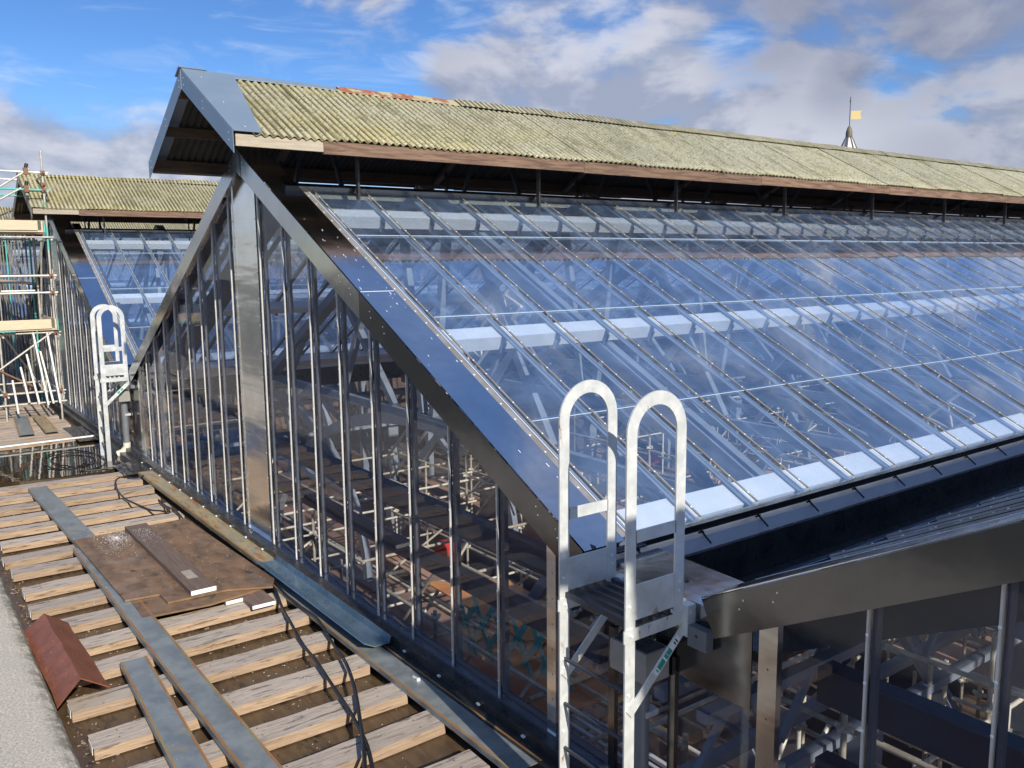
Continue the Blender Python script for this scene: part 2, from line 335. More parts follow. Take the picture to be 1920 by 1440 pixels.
# ---------------------------------------------------------------- mesh builder
class MB:
    def __init__(s): s.v = []; s.f = []; s.mi = []; s.mats = []; s.sm = []
    def _m(s, mat):
        if mat not in s.mats: s.mats.append(mat)
        return s.mats.index(mat)
    def add(s, verts, faces, mat, sm=False):
        o = len(s.v); s.v += [tuple(v) for v in verts]; i = s._m(mat)
        for f in faces: s.f.append([a + o for a in f]); s.mi.append(i); s.sm.append(sm)
    def hexa(s, p, mat):  # 8 corners: bottom 0-3 ccw, top 4-7
        s.add(p, [(3, 2, 1, 0), (4, 5, 6, 7), (0, 1, 5, 4), (1, 2, 6, 5), (2, 3, 7, 6), (3, 0, 4, 7)], mat)
    def box(s, x0, x1, y0, y1, z0, z1, mat):
        s.hexa([(x0, y0, z0), (x1, y0, z0), (x1, y1, z0), (x0, y1, z0), (x0, y0, z1), (x1, y0, z1), (x1, y1, z1), (x0, y1, z1)], mat)
    def bar(s, a, b, w, h, mat, up=(0, 0, 1)):
        a = Vector(a); b = Vector(b); d = (b - a).normalized(); u = Vector(up)
        r = d.cross(u)
        if r.length < 1e-4: r = d.cross(Vector((0, 1, 0)))
        r.normalize(); u = r.cross(d); r *= w / 2; u *= h / 2
        s.hexa([a - r - u, a + r - u, b + r - u, b - r - u, a - r + u, a + r + u, b + r + u, b - r + u], mat)
    def tube(s, pts, rad, mat, n=8, sm=True, cap=True):
        pts = [Vector(p) for p in pts]; rings = []
        prev = None
        for i, p in enumerate(pts):
            d = (pts[min(i + 1, len(pts) - 1)] - pts[max(i - 1, 0)]).normalized()
            if prev is None:
                u = Vector((0, 0, 1)) if abs(d.z) < .9 else Vector((1, 0, 0))
                r = d.cross(u).normalized()
            else: r = (prev - d * prev.dot(d)).normalized()
            prev = r; q = d.cross(r)
            rings.append([p + (r * math.cos(2 * math.pi * k / n) + q * math.sin(2 * math.pi * k / n)) * rad for k in range(n)])
        vs = [v for rg in rings for v in rg]; fs = []
        for i in range(len(pts) - 1):
            for k in range(n):
                k2 = (k + 1) % n; fs.append((i * n + k, i * n + k2, (i + 1) * n + k2, (i + 1) * n + k))
        s.add(vs, fs, mat, sm)
        if cap: s.add(rings[0], [tuple(range(n))[::-1]], mat); s.add(rings[-1], [tuple(range(n))], mat)
    def prism(s, poly, axis, a, b, mat):
        """polygon (list of 2-tuples) extruded along axis from a to b; axis x: (y,z), y: (x,z), z: (x,y)"""
        def P(p, t): return {'x': (t, p[0], p[1]), 'y': (p[0], t, p[1]), 'z': (p[0], p[1], t)}[axis]
        n = len(poly); vs = [P(p, a) for p in poly] + [P(p, b) for p in poly]
        fs = [tuple(range(n)), tuple(range(2 * n - 1, n - 1, -1))] + [(i, i + n, (i + 1) % n + n, (i + 1) % n) for i in range(n)]
        s.add(vs, fs, mat)
    def dome(s, c, nrm, r, mat, n=6):
        c = Vector(c); nrm = Vector(nrm).normalized(); u = nrm.orthogonal().normalized(); w = nrm.cross(u)
        vs = [c + (u * math.cos(2 * math.pi * k / n) + w * math.sin(2 * math.pi * k / n)) * r for k in range(n)] + [c + nrm * r * .7]
        s.add(vs, [(k, (k + 1) % n, n) for k in range(n)], mat, True)
    def mesh(s, name):
        me = bpy.data.meshes.new(name); me.from_pydata(s.v, [], s.f)
        for m in s.mats: me.materials.append(MATS[m])
        me.polygons.foreach_set('material_index', s.mi); me.polygons.foreach_set('use_smooth', s.sm)
        me.validate(); me.update(); 
        import bmesh
        bm = bmesh.new(); bm.from_mesh(me); bmesh.ops.recalc_face_normals(bm, faces=bm.faces); bm.to_mesh(me); bm.free()
        return me
def obj(name, me, parent=None, loc=(0, 0, 0), rot=(0, 0, 0), label=None):
    if isinstance(me, MB): me = me.mesh(name)
    o = bpy.data.objects.new(name, me); COL.objects.link(o); o.location = loc; o.rotation_euler = rot
    if parent is not None: o.parent = parent
    if label: o['label'] = label
    return o
def tag(o, label, cat, group=None):
    o['label'] = label; o['category'] = cat
    if group: o['group'] = group
    return o
def thing(name, label, cat, loc=(0, 0, 0), group=None, rotz=0):
    o = bpy.data.objects.new(name, None); COL.objects.link(o); o.location = loc; o.rotation_euler = (0, 0, rotz)
    return tag(o, label, cat, group)
def struct(name, mb): o = obj(name, mb); o['kind'] = 'structure'; return o
def dup(root, loc, label):
    r = root.copy(); COL.objects.link(r); r.location = loc; r['label'] = label
    for ch in list(root.children):
        c = ch.copy(); COL.objects.link(c); c.parent = r
        for g in list(ch.children):
            d = g.copy(); COL.objects.link(d); d.parent = c
    return r

# ---------------------------------------------------------------- dimensions shared by all roof bays
RX, K, H = -6.2423, 0.5189, 5.0153
PER = 14.356           # ridge to ridge
LEN = 32.0
CS = 1 / math.sqrt(1 + K * K); SN = K * CS
def zs(x): return H - K * abs(x - RX)
BARY = [0.431 + .703 * k for k in range(45)]
XT, XB = -5.115, 0.375     # top and bottom of the glazing on the right slope
NR = Vector((SN, 0, CS)); DR = Vector((CS, 0, -SN))
def mir(me_or_mb):
    """mirror a builder about the ridge plane"""
    m = MB(); m.v = [(2 * RX - x, y, z) for x, y, z in me_or_mb.v]; m.f = [f[::-1] for f in me_or_mb.f]
    m.mi = list(me_or_mb.mi); m.mats = list(me_or_mb.mats); m.sm = list(me_or_mb.sm); return m
def sp_(x, y, off=0.0):
    p = Vector((x, y, zs(x))); return p + NR * off

# ---------------------------------------------------------------- ground, deck, parapet
g = MB(); g.box(-900, 900, -900, 900, -12.4, -12, 'earth'); struct('ground', g)
g = MB()
g.box(-44, 14, -3.02, -.02, -.34, -.22, 'deck_under'); deck = struct('roof_deck', g)
g = MB(); g.box(-44, 14, -3.02, .1, -.9, -.345, 'brick_dark'); struct('deck_slab', g)
g = MB()
# parapet with a slightly sloped coping and a rounded inner arris
sec = [(-5.6, -1.4), (-3.06, -1.4), (-3.04, -.02), (-3.07, .035), (-3.13, .06), (-5.6, .10)]
g.prism(sec, 'x', -44, 14, 'concrete'); par = struct('parapet', g)
g = MB(); n_ = 46
vs = []; cx_, cy_ = -13.95, -1.55
for k in range(n_):
    a = 2 * math.pi * k / n_; rx = 1.62 + .10 * math.sin(3 * a + 1) + .06 * math.sin(7 * a); ry = 1.38
    vs.append((cx_ + rx * math.copysign(abs(math.cos(a)) ** .5, math.cos(a)), cy_ + ry * math.copysign(abs(math.sin(a)) ** .4, math.sin(a)), -.150))
g.add(vs + [(x, y, -.219) for x, y, z in vs], [tuple(range(n_))] + [(k, k + n_, (k + 1) % n_ + n_, (k + 1) % n_) for k in range(n_)], 'standing_water')
pud = obj('puddle', g); pud['kind'] = 'structure'

# battens: separate boards laid across the deck
def batten_mesh(w, l, h, seed):
    rnd = random.Random(seed); m = MB(); nseg = 12
    top = []; bot = []
    for i in range(nseg + 1):
        y = -l / 2 + l * i / nseg
        e1 = rnd.uniform(-.009, .006); e2 = rnd.uniform(-.006, .009); hz = rnd.uniform(-.003, .003)
        top.append(((-w / 2 - e1, y, hz), (w / 2 + e2, y, hz)))
        bot.append(((-w / 2, y, -h), (w / 2, y, -h)))
    for i in range(nseg):
        a, b = top[i]; c, d = top[i + 1]; e, f = bot[i]; gg, hh = bot[i + 1]
        m.add([a, b, d, c], [(0, 1, 2, 3)], 'batten_top')
        m.add([b, f, hh, d], [(0, 1, 2, 3)], 'batten_side'); m.add([a, c, gg, e], [(0, 1, 2, 3)], 'batten_side')
    a, b = top[0]; e, f = bot[0]; m.add([a, b, f, e], [(0, 3, 2, 1)], 'batten_side')
    a, b = top[-1]; e, f = bot[-1]; m.add([a, b, f, e], [(0, 1, 2, 3)], 'batten_side')
    m.add([(p[0], p[1], p[2]) for p in (bot[0][0], bot[0][1], bot[-1][1], bot[-1][0])], [(0, 1, 2, 3)], 'batten_side')
    return m
bm_near = [batten_mesh(.275 + .01 * math.sin(s * 2.1), 2.36, .088, s).mesh('batten') for s in range(6)]
bats = thing('deck_battens', 'row of weathered timber boards spaced out across the wet roof deck', 'battens', (0, 0, 0))
xs = [.49 - .67 * k for k in range(19)] + [-15.75 - .36 * k for k in range(18)]
pm = MB(); pm.box(-.10, .04, -.004, 0, -.075, -.004, 'white_paint'); pm = pm.mesh('painted_end')
for i, x in enumerate(xs):
    near = x > -12.6
    j = random.uniform(-.07, .07)
    o = obj('batten', bm_near[i % 6], bats, (x - .13 + random.uniform(-.03, .03), -1.68 + j, -.11 + random.uniform(-.012, .006)), (random.uniform(-.004, .004), random.uniform(-.01, .01), random.uniform(-.03, .03)))
    if near and x < -.5:
        obj('painted_end', pm, o, (random.uniform(-.01, .06), -1.181, 0))

# ---------------------------------------------------------------- channels and sheet stuff lying on the deck
def channel(name, x0, y0, x1, y1, w, z, fl, up, mat, edge, label, cat='steel channel', group=None, t=.006):
    """C section lying on its web: flanges up or down"""
    a = Vector((x0, y0, z)); b = Vector((x1, y1, z)); L = (b - a).length; ang = math.atan2(b.y - a.y, b.x - a.x)
    m = MB(); s = 1 if up else -1
    m.box(0, L, -w / 2, w / 2, -t / 2, t / 2, mat)
    for sd in (-1, 1):
        y_ = sd * w / 2
        z0, z1 = (t / 2 + .0005, fl) if up else (-fl, -t / 2 - .0005)
        m.box(0, L, min(y_, y_ - sd * t), max(y_, y_ - sd * t), z0, z1, mat)
        zz = fl if up else t / 2
        if up: m.box(0, L, min(y_ + .001 * sd, y_ - sd * .018), max(y_ + .001 * sd, y_ - sd * .018), fl + .0005, fl + .0045, edge)
        else: m.box(0, L, min(y_ - sd * .004, y_ - sd * .022), max(y_ - sd * .004, y_ - sd * .022), t / 2 + .0005, t / 2 + .003, edge)
    o = obj(name, m); o.location = a; o.rotation_euler = (0, 0, ang)
    return tag(o, label, cat, group)
channel('steel_channel', -11.2, -2.04, -7.45, -1.94, .28, -.045, .05, False, 'channel_steel', 'channel_steel', 'grey steel channel running from the puddle to under the brown plywood')
channel('steel_channel', -7.35, -2.03, .7, -1.96, .25, -.045, .055, False, 'channel_steel', 'channel_edge', 'longest blue-grey steel channel, coming out of the plywood towards the viewer')
channel('steel_channel', -3.46, -2.30, -.2, -2.42, .235, -.04, .05, False, 'channel_steel', 'channel_edge', 'short steel channel with rusty edge beside the parapet')
channel('steel_channel', -11.3, -.30, -5.28, -.27, .26, -.06, .05, False, 'channel_yellow', 'channel_edge', 'yellowed rusty channel along the foot of the glass wall')
channel('steel_channel', -5.1, -.40, .1, -.385, .27, -.075, .045, False, 'channel_steel', 'channel_edge', 'grey channel with rust spots lying against the wall foot near the ladder')
# folded blue gutter piece
m = MB(); poly = [(-.13, .07), (-.13, .062), (-.02, .012), (.13, .0), (.15, .055), (.157, .053), (.138, -.008), (-.022, .003), (-.138, .062)]
m.prism([(-.15, .065), (-.145, .072), (-.03, .012), (.12, .008), (.14, .07), (.147, .068), (.127, 0), (-.032, 0)], 'x', 0, 2.95, 'blue_channel')
o = obj('folded_flashing', m); o.location = (-5.25, -.36, -.035); tag(o, 'shiny folded blue metal length lying on the wall-foot channels', 'metal flashing')

# plywood sheets with the notch
m = MB(); m.prism([(-7.62, -2.10), (-4.98, -2.04), (-4.93, -1.69), (-4.63, -1.68), (-4.60, -1.05), (-4.38, -.60), (-4.60, -.50), (-7.72, -.62)], 'z', -.035, -.013, 'wet_plywood')
o = obj('plywood_sheet', m); tag(o, 'upper brown wet plywood sheet with a notched corner', 'plywood sheet')
m = MB(); m.prism([(-6.6, -1.98), (-4.43, -1.99), (-4.36, -1.3), (-4.50, -.55), (-6.5, -.6)], 'z', -.062, -.040, 'wet_plywood')
for v_i, v in enumerate(m.v): pass
o = obj('plywood_sheet', m); tag(o, 'lower plywood sheet peeping out under the notched one', 'plywood sheet')
m = MB(); m.box(-1.5, 1.5, -.14, .14, 0, .055, 'offcut_dark'); m.box(1.501, 1.505, -.138, .138, .003, .052, 'white_paint')
m.box(.8, 1.1, -.05, .06, .0555, .057, 'batten_top')
o = obj('timber_offcut', m); o.location = (-6.15, -1.30, -.0125); o.rotation_euler = (0, 0, R(.4)); tag(o, 'dark brown plank with white cut end lying on top of the plywood', 'plank')
m = MB(); m.box(-1.3, 1.3, -.12, .12, 0, .045, 'offcut_dark'); m.box(1.301, 1.304, -.118, .118, .003, .042, 'white_paint')
o = obj('timber_offcut', m); o.location = (-5.68, -1.02, -.107); tag(o, 'brown plank under the plywood, its white end just showing', 'plank')
m = MB(); m.box(-.9, .9, -.13, .13, 0, .045, 'offcut_dark'); m.box(.901, .904, -.128, .128, .003, .042, 'white_paint')
o = obj('timber_offcut', m); o.location = (-4.98, -.82, -.108); tag(o, 'brown plank reaching furthest from under the plywood, white end', 'plank')

# rusty angled ridge piece leaning on the parapet edge
m = MB(); L = 1.75; nseg = 8
rnd = random.Random(3)
top = []; lft = []; rgt = []
for i in range(nseg + 1):
    x = L * i / nseg; w = rnd.uniform(-.008, .008)
    top.append((x, .0 + w, .17)); lft.append((x + (.12 if i == nseg else 0) , -.19 + rnd.uniform(-.01, .01), .0)); rgt.append((x - (.02 if i == nseg else 0), .23 + rnd.uniform(-.012, .012), .035))
def strip(m, A, B, mat, th=-.012):
    n = len(A); vs = A + B + [(x, y, z + th) for x, y, z in A] + [(x, y, z + th) for x, y, z in B]
    fs = []
    for i in range(n - 1):
        fs += [(i, i + 1, n + i + 1, n + i), (2 * n + i, 3 * n + i, 3 * n + i + 1, 2 * n + i + 1), (i, 2 * n + i, 2 * n + i + 1, i + 1), (n + i, n + i + 1, 3 * n + i + 1, 3 * n + i)]
    fs += [(0, n, 3 * n, 2 * n), (n - 1, 3 * n - 1, 4 * n - 1, 2 * n - 1)]
    m.add(vs, fs, mat)
strip(m, lft, top, 'rust_paint'); strip(m, top, rgt, 'rust_paint')
o = obj('rusty_ridge_piece', m); o.location = (-4.78, -2.86, -.06); o.rotation_euler = (R(-6), R(0), R(1)); tag(o, 'bent rust-red metal ridge piece lying beside the concrete parapet', 'metal sheet')

# cables
def cable(pts, r, label, z0=-.09, mat='black_plastic', name='black_cable'):
    P = []
    for i in range(len(pts) - 1):
        p0 = pts[max(i - 1, 0)]; p1 = pts[i]; p2 = pts[i + 1]; p3 = pts[min(i + 2, len(pts) - 1)]
        for k in range(8):
            t_ = k / 8; f = lambda a, b, c, d: .5 * (2 * b + (c - a) * t_ + (2 * a - 5 * b + 4 * c - d) * t_ * t_ + (3 * b - a - 3 * c + d) * t_ ** 3)
            P.append((f(p0[0], p1[0], p2[0], p3[0]), f(p0[1], p1[1], p2[1], p3[1])))
    P.append(pts[-1][:2])
    V = [(x, y, z0 + .012 * math.sin(x * 5.1) + .008 * math.sin(i * .9)) for i, (x, y) in enumerate(P)]
    m = MB(); m.tube(V, r, mat, 6); o = obj(name, m); return tag(o, label, 'cable')
cable([(-4.9, -.52), (-4.37, -.58), (-3.41, -.79), (-2.32, -.95), (-1.26, -1.11), (-.5, -1.34), (.2, -1.7)], .017, 'black cable over the battens, left one of the pair', -.075)
cable([(-4.6, -.50), (-4.03, -.53), (-3.22, -.55), (-2.06, -.78), (-1.24, -1.08), (-.52, -1.40), (.2, -1.8)], .017, 'black cable over the battens, right one of the pair', -.07)
cable([(-12.3, .0 - .25), (-11.6, -.3), (-10.9, -.46), (-11.15, -.78), (-10.57, -.95), (-9.56, -1.02), (-8.65, -.82), (-8.4, -.66), (-9.2, -.62), (-8.3, -.59), (-7.7, -.6)], .014, 'tangled black cable on the battens near the puddle', -.07)
coil = []
for k in range(24):
    a = k * .62; rr = .78 - .02 * k
    coil.append((-13.5 + rr * 1.35 * math.cos(a) + .1 * math.sin(k), -1.15 + rr * .75 * math.sin(a)))
cable([(-12.3, -.45)] + coil, .013, 'loose coil of black cable lying in the puddle', -.135)
m = MB(); m.tube([(-15.35, -2.9, -.06), (-15.4, -.35, -.05)], .024, 'scaffold_tube_bright', 8); tag(obj('loose_tube', m), 'bright metal tube lying across the deck at the puddle edge', 'tube')
for (x0, y0, x1, y1, w, mat, lab) in ((-19.3, -1.3, -16.5, -1.52, .30, 'channel_steel', 'grey metal offcut on the far battens beside the scaffold tower'), (-19.0, -.95, -16.5, -1.02, .26, 'channel_yellow', 'yellow-brown metal offcut on the far battens')):
    channel('metal_offcut', x0, y0, x1, y1, w, -.05, .02, False, mat, 'channel_edge', lab, 'metal offcut')
# black rags / membrane folds at the wall foot
for k, (x, y, sx, sy, lab) in enumerate(((-11.9, -.42, .5, .22, 'crumpled black membrane beside the cable end at the far ladder'), (-16.2, -.5, 1.0, .2, 'crumpled black membrane at the wall foot by the scaffold tower'))):
    m = MB(); nn = 14; vs = []; fs = []
    for i in range(nn):
        for j in range(nn):
            u = i / (nn - 1) * 2 - 1; w_ = j / (nn - 1) * 2 - 1
            hgt = max(0, 1 - (u * u) ** 1.5) * max(0, 1 - (w_ * w_) ** 1.5) * (.06 + .09 * mnoise.noise(Vector((u * 2.5 + k * 9, w_ * 2.5, 0))))
            vs.append((x + u * sx, y + w_ * sy, -.105 + hgt))
    for i in range(nn - 1):
        for j in range(nn - 1): fs.append((i * nn + j, (i + 1) * nn + j, (i + 1) * nn + j + 1, i * nn + j + 1))
    m.add(vs, fs, 'black_membrane', True); tag(obj('membrane_heap', m), lab, 'membrane')
# scattered white cuttings
m = MB(); rnd = random.Random(11)
def bit(x, y, z, s):
    a = rnd.uniform(0, 6.28); s *= .62; m.bar((x - s * math.cos(a), y - s * math.sin(a), z), (x + s * math.cos(a), y + s * math.sin(a), z + rnd.uniform(0, s * .4)), s * .55, s * .35, 'white_bits')
for _ in range(700):
    r_ = abs(rnd.gauss(0, .23)); a = rnd.uniform(0, 6.28); bit(-7.35 + 1.5 * r_ * math.cos(a), -1.62 + r_ * math.sin(a) * .8, -.009, rnd.uniform(.004, .009))
for _ in range(260): bit(rnd.uniform(-7.6, -4.6), rnd.gauss(-1.1, .35), -.009 if True else 0, rnd.uniform(.003, .008))
for _ in range(160): bit(-7.4 + abs(rnd.gauss(0, .35)), rnd.uniform(-1.42, -1.2), .046, rnd.uniform(.003, .008))
for x0 in (-7.9, -8.6, -9.3):
    for _ in range(170): bit(x0 + rnd.gauss(-.05, .09), rnd.uniform(-1.75, -.7), -.20, rnd.uniform(.006, .014))
for _ in range(360): bit(rnd.uniform(-6, .5), rnd.uniform(-2.8, -.6), rnd.choice((-.213, -.213, -.213, -.103)), rnd.uniform(.004, .010))
for _ in range(120): bit(rnd.uniform(-4.2, -2.0), rnd.gauss(-.95, .25), -.212, rnd.uniform(.005, .011))
o = obj('white_cuttings', m); o['kind'] = 'stuff'; tag(o, 'white swarf and cuttings scattered over the plywood and deck', 'cuttings')
m = MB(); rnd = random.Random(31)
for _ in range(1500):
    x = rnd.uniform(-11.5, .6); y = rnd.uniform(-2.95, -.35); s_ = rnd.uniform(.004, .014) * (1.6 if rnd.random() < .08 else 1); a = rnd.uniform(0, 6.28)
    if rnd.random() < .5: y = -2.95 + abs(rnd.gauss(0, .09))
    mt = rnd.choice(('coupler_rust', 'batten_side', 'black_membrane', 'hopper_grey'))
    m.bar((x - s_ * math.cos(a), y - s_ * math.sin(a), -.216), (x + s_ * math.cos(a), y + s_ * math.sin(a), -.214), s_ * .8, s_ * .5, mt)
o = obj('grit', m); o['kind'] = 'stuff'; tag(o, 'grit, splinters and leaf litter between the battens', 'grit')
m = MB(); rnd = random.Random(32)
for k in range(19):
    x = .49 - .67 * k
    for y in (-2.7, -1.75, -.72):
        for dx in (-.06, .07): m.dome((x - .13 + dx + rnd.uniform(-.012, .012), y + rnd.uniform(-.03, .03), -.1145), (0, 0, 1), .0085, 'coupler_rust', 5)
o = obj('batten_nails', m); o['kind'] = 'stuff'; tag(o, 'rusty nail heads in the timber battens', 'nails')
m = MB(); m.bar((-1.62, -.37, -.063), (-1.54, -.36, -.063), .012, .012, 'screw_metal'); m.bar((-1.545, -.375, -.063), (-1.54, -.345, -.063), .02, .02, 'screw_metal')
tag(obj('loose_bolt', m), 'loose silver bolt lying on the channel near the ladder', 'bolt')

# ---------------------------------------------------------------- ROOF BAY
bay = thing('glazed_roof', 'glazed pitched roof in front, with blue-grey capped ridge canopy and riveted gable', 'glass roof', (0, 0, 0), 'glazed station roof bays')
# glazing bars with their screws
b = MB()
p0, p1 = Vector((XT, 0, zs(XT))), Vector((XB - .02, 0, zs(XB - .02)))
b.bar(p0 + NR * .012, p1 + NR * .012, .016, .013, 'bar_metal', NR)
nscr = 27
for k in range(nscr):
    p = p0.lerp(p1, (k + .5) / nscr) + NR * .019; b.dome(p, NR, .0095, 'screw_metal')
me_bar_r = b.mesh('glazing_bar'); me_bar_l = mir(b).mesh('glazing_bar')
# rafters (flat plus web) under the glass
b = MB(); b.bar(p0 - NR * .055, p1 - NR * .055, .07, .012, 'rafter_metal', NR)
for xc_ in (-4.80, -2.30): b.bar(sp_(xc_ + .115, 0, -.13), sp_(xc_ + .115, 0, -.25), .05, .02, 'truss_paint', DR)
me_raf_r = b.mesh('rafter'); me_raf_l = mir(b).mesh('rafter')
ROWS = [(-5.13, -4.10), (-4.14, -2.48), (-2.52, -.92), (-.96, XB)]
def pane_mb(xa, xb, lift0, lift1, w, edge=True):
    m = MB(); a = sp_(xa, 0, lift0); c = sp_(xb, 0, lift1)
    m.bar(a, c, w, .005, 'roof_glass', NR)
    d = (c - a).normalized()
    if edge: m.bar(c, c + d * .004, w, .007, 'glass_edge', NR)
    return m
row_me = []; row_me_l = []
for i, (xa, xb) in enumerate(ROWS):
    q = pane_mb(xa, xb, .0, .011 if i < 3 else 0.0, .674)
    row_me.append(q.mesh('pane'))
q = pane_mb(-5.13, -2.48, 0, .011, .674); ql = mir(q).mesh('pane'); q2 = pane_mb(-2.52, XB, 0, 0, .674); q2l = mir(q2).mesh('pane')
for k, y in enumerate(BARY):
    obj('glazing_bar', me_bar_r, bay, (0, y, 0)); obj('glazing_bar', me_bar_l, bay, (0, y, 0))
    obj('rafter', me_raf_r, bay, (0, y, 0)); obj('rafter', me_raf_l, bay, (0, y, 0))
    if k < len(BARY) - 1:
        for r_, me in enumerate(row_me + [ql, q2l]): obj('pane', me, bay, (0, y + .3515, 0), (random.uniform(-.0035, .0035), 0, 0))
# the edge bar by the flashing
b = MB(); b.bar(p0 + Vector((0, .30, 0)) + NR * .015, p1 + Vector((0, .30, 0)) + NR * .015, .07, .012, 'bar_metal', NR)
for k in range(nscr): b.dome(p0.lerp(p1, (k + .5) / nscr) + Vector((0, .30, 0)) + NR * .021, NR, .0105, 'screw_metal')
b.bar(p0 + Vector((0, .345, 0)) + NR * .018, p1 + Vector((0, .345, 0)) + NR * .018, .008, .022, 'screw_metal', NR)
obj('edge_bar', b, bay); obj('edge_bar', mir(b), bay)
b = MB(); b.bar(p0 + Vector((0, .383, 0)), p1 + Vector((0, .383, 0)), .07, .005, 'roof_glass', NR); obj('edge_pane', b, bay); obj('edge_pane', mir(b), bay)
b = MB(); b.bar(sp_(-2.935, -.11, .031), sp_(-2.935, .26, .031), .004, .003, 'screw_metal', NR); obj('lap_seal', b, bay)
# purlins
for xc_ in (-4.80, -2.30, .17):
    b = MB()
    w_ = .20 if xc_ < 0 else .26; hh = .15 if xc_ < 0 else .12
    a = sp_(xc_, .15, -.075 - hh / 2); c = sp_(xc_, LEN, -.075 - hh / 2)
    b.bar(a, c, w_, hh, 'purlin_white', NR)
    obj('purlin', b, bay); obj('purlin', mir(b), bay)
# top upstand beside the open ridge
b = MB(); b.bar(sp_(-5.16, .05, .04), sp_(-5.16, LEN, .04), .09, .10, 'dark_zinc', NR); obj('ridge_upstand', b, bay); obj('ridge_upstand', mir(b), bay)
# verge flashing and bargeboards in two lengths per side
for (xa, xb) in ((RX + .0, -2.93), (-2.94, .395)):
    for sidem in (0, 1):
        b = MB(); b.bar(sp_(xa, .080, .024 + (.003 if xa > -5 else 0)), sp_(xb, .080, .024 + (.003 if xa > -5 else 0)), .385, .006, 'zinc_flashing', NR)
        if xb > 0:
            a_ = sp_(xb, .080, .027); b.bar(a_ + Vector((0.002, -.19, -.0)), a_ + Vector((0.002, .19, 0)), .004, .14, 'zinc_flashing', (.2, 0, -1)) if False else None
        obj('verge_flashing', mir(b) if sidem else b, bay)
        b = MB(); dz = .245; yb_ = -.118 - (.0035 if xa < -5 else 0)
        xe = xb - .10 if xb > 0 else xb
        poly = [(xa, zs(xa) + .022), (xb, zs(xb) + .022), (xe, zs(xe) - dz), (xa, zs(xa) - dz)]
        b.prism(poly, 'y', yb_ - .004, yb_, 'mid_zinc' if xa < -5 else 'dark_zinc')  # upper boards lighter: their sky reflection is put into the zinc tone
        if xb > 0:   # returned end of the board
            b.add([(xb, yb_ - .004, zs(xb) + .02), (xb + .01, .25, zs(xb) + .02), (xe + .01, .25, zs(xe) - dz + .12), (xe, yb_ - .004, zs(xe) - dz)], [(0, 1, 2, 3)], 'dark_zinc')
        for kx in (.06, .14, .86, .93):
            xx = xa + (xe - xa) * kx
            for dzz in (.06, .12): b.dome((xx + dzz * .4, yb_ - .004, zs(xx) - dzz), (0, -1, 0), .006, 'screw_metal')
        obj('bargeboard', mir(b) if sidem else b, bay)
# apex cover of the gable
b = MB(); b.prism([(RX - .16, H - .08), (RX, H + .03), (RX + .16, H - .08), (RX + .16, H - .33), (RX, H - .25), (RX - .16, H - .33)], 'y', -.132, -.1225, 'mid_zinc'); obj('apex_plate', b, bay)
# ---- gable wall
def ztop(x): return zs(x) - .06
rights = [-.0356 - k * .717 for k in range(1, 8)]; lefts = [-7.647, -8.364, -9.081, -9.798, -10.515, -11.232, -11.86]
mull = [(x, .026) for x in rights + lefts] + [(-5.80, .05), (-6.90, .05)]
for x, w_ in mull:
    b = MB(); zt = ztop(x)
    b.box(x - w_ * .23, x + w_ * .23, -.046, -.0305, .02, zt, 'mullion_alu'); b.box(x - w_ * .42, x + w_ * .42, -.030, -.014, .02, zt, 'mid_zinc')
    z = .15
    while z < zt - .05: b.dome((x, -.046, z), (0, -1, 0), .010, 'screw_metal'); z += .26
    obj('mullion', b, bay)
    b = MB(); b.box(x - .024, x + .024, .012, .055, .02, zt - .05, 'post_grey'); obj('wall_post', b, bay)
b = MB(); b.box(-.085, .02, -.06, -.012, .02, ztop(0), 'brushed_steel')
z = .1
while z < ztop(0): b.dome((-.02, -.06, z), (0, -1, 0), .007, 'coupler_rust'); z += .2
obj('corner_post', b, bay)
b = MB(); b.box(-12.505, -12.38, -.06, -.012, .02, ztop(-12.485), 'brushed_steel')
z = .1
while z < ztop(-12.485): b.dome((-12.44, -.06, z), (0, -1, 0), .007, 'coupler_rust'); z += .3
obj('corner_post', b, bay)
# steel-faced centre column
b = MB(); b.box(-6.70, -5.90, -.038, .03, .02, ztop(-5.90), 'brushed_steel')
b.prism([(-6.70, ztop(-5.9) + .001), (-5.90, ztop(-5.9) + .001), (RX, ztop(RX))], 'y', -.038, .03, 'brushed_steel')
obj('centre_column', b, bay)
for x in (-5.88, -6.72):
    b = MB(); b.box(x - .018, x + .018, -.048, -.0385, .02, ztop(x), 'brushed_steel'); z = .2
    while z < ztop(x) - .1: b.dome((x, -.048, z), (0, -1, 0), .009, 'dark_steel' if z > 3.2 else 'screw_metal'); z += .33
    obj('cover_strip', b, bay)
b = MB(); b.prism([(-6.20, 4.3), (-5.80, ztop(-5.8)), (RX + .1, ztop(RX + .1)), (RX - .1, ztop(RX - .1)), (-6.42, 4.55), (-6.30, 4.62)], 'y', -.075, -.055, 'dark_zinc')
# panes of the gable
edges = sorted([x for x, w_ in mull] + [-.085, -12.38, -6.70, -5.90])
for xa, xb in zip(edges[:-1], edges[1:]):
    if xa >= -6.71 and xb <= -5.89: continue
    b = MB(); b.prism([(xa, .03), (xb, .03), (xb, ztop(xb)), (xa, ztop(xa))], 'y', -.0125, -.0065, 'wall_glass'); obj('wall_pane', b, bay)
b = MB(); b.box(-12.485, 0, -.075, -.005, .0, .022, 'zinc_flashing'); obj('sill', b, bay)
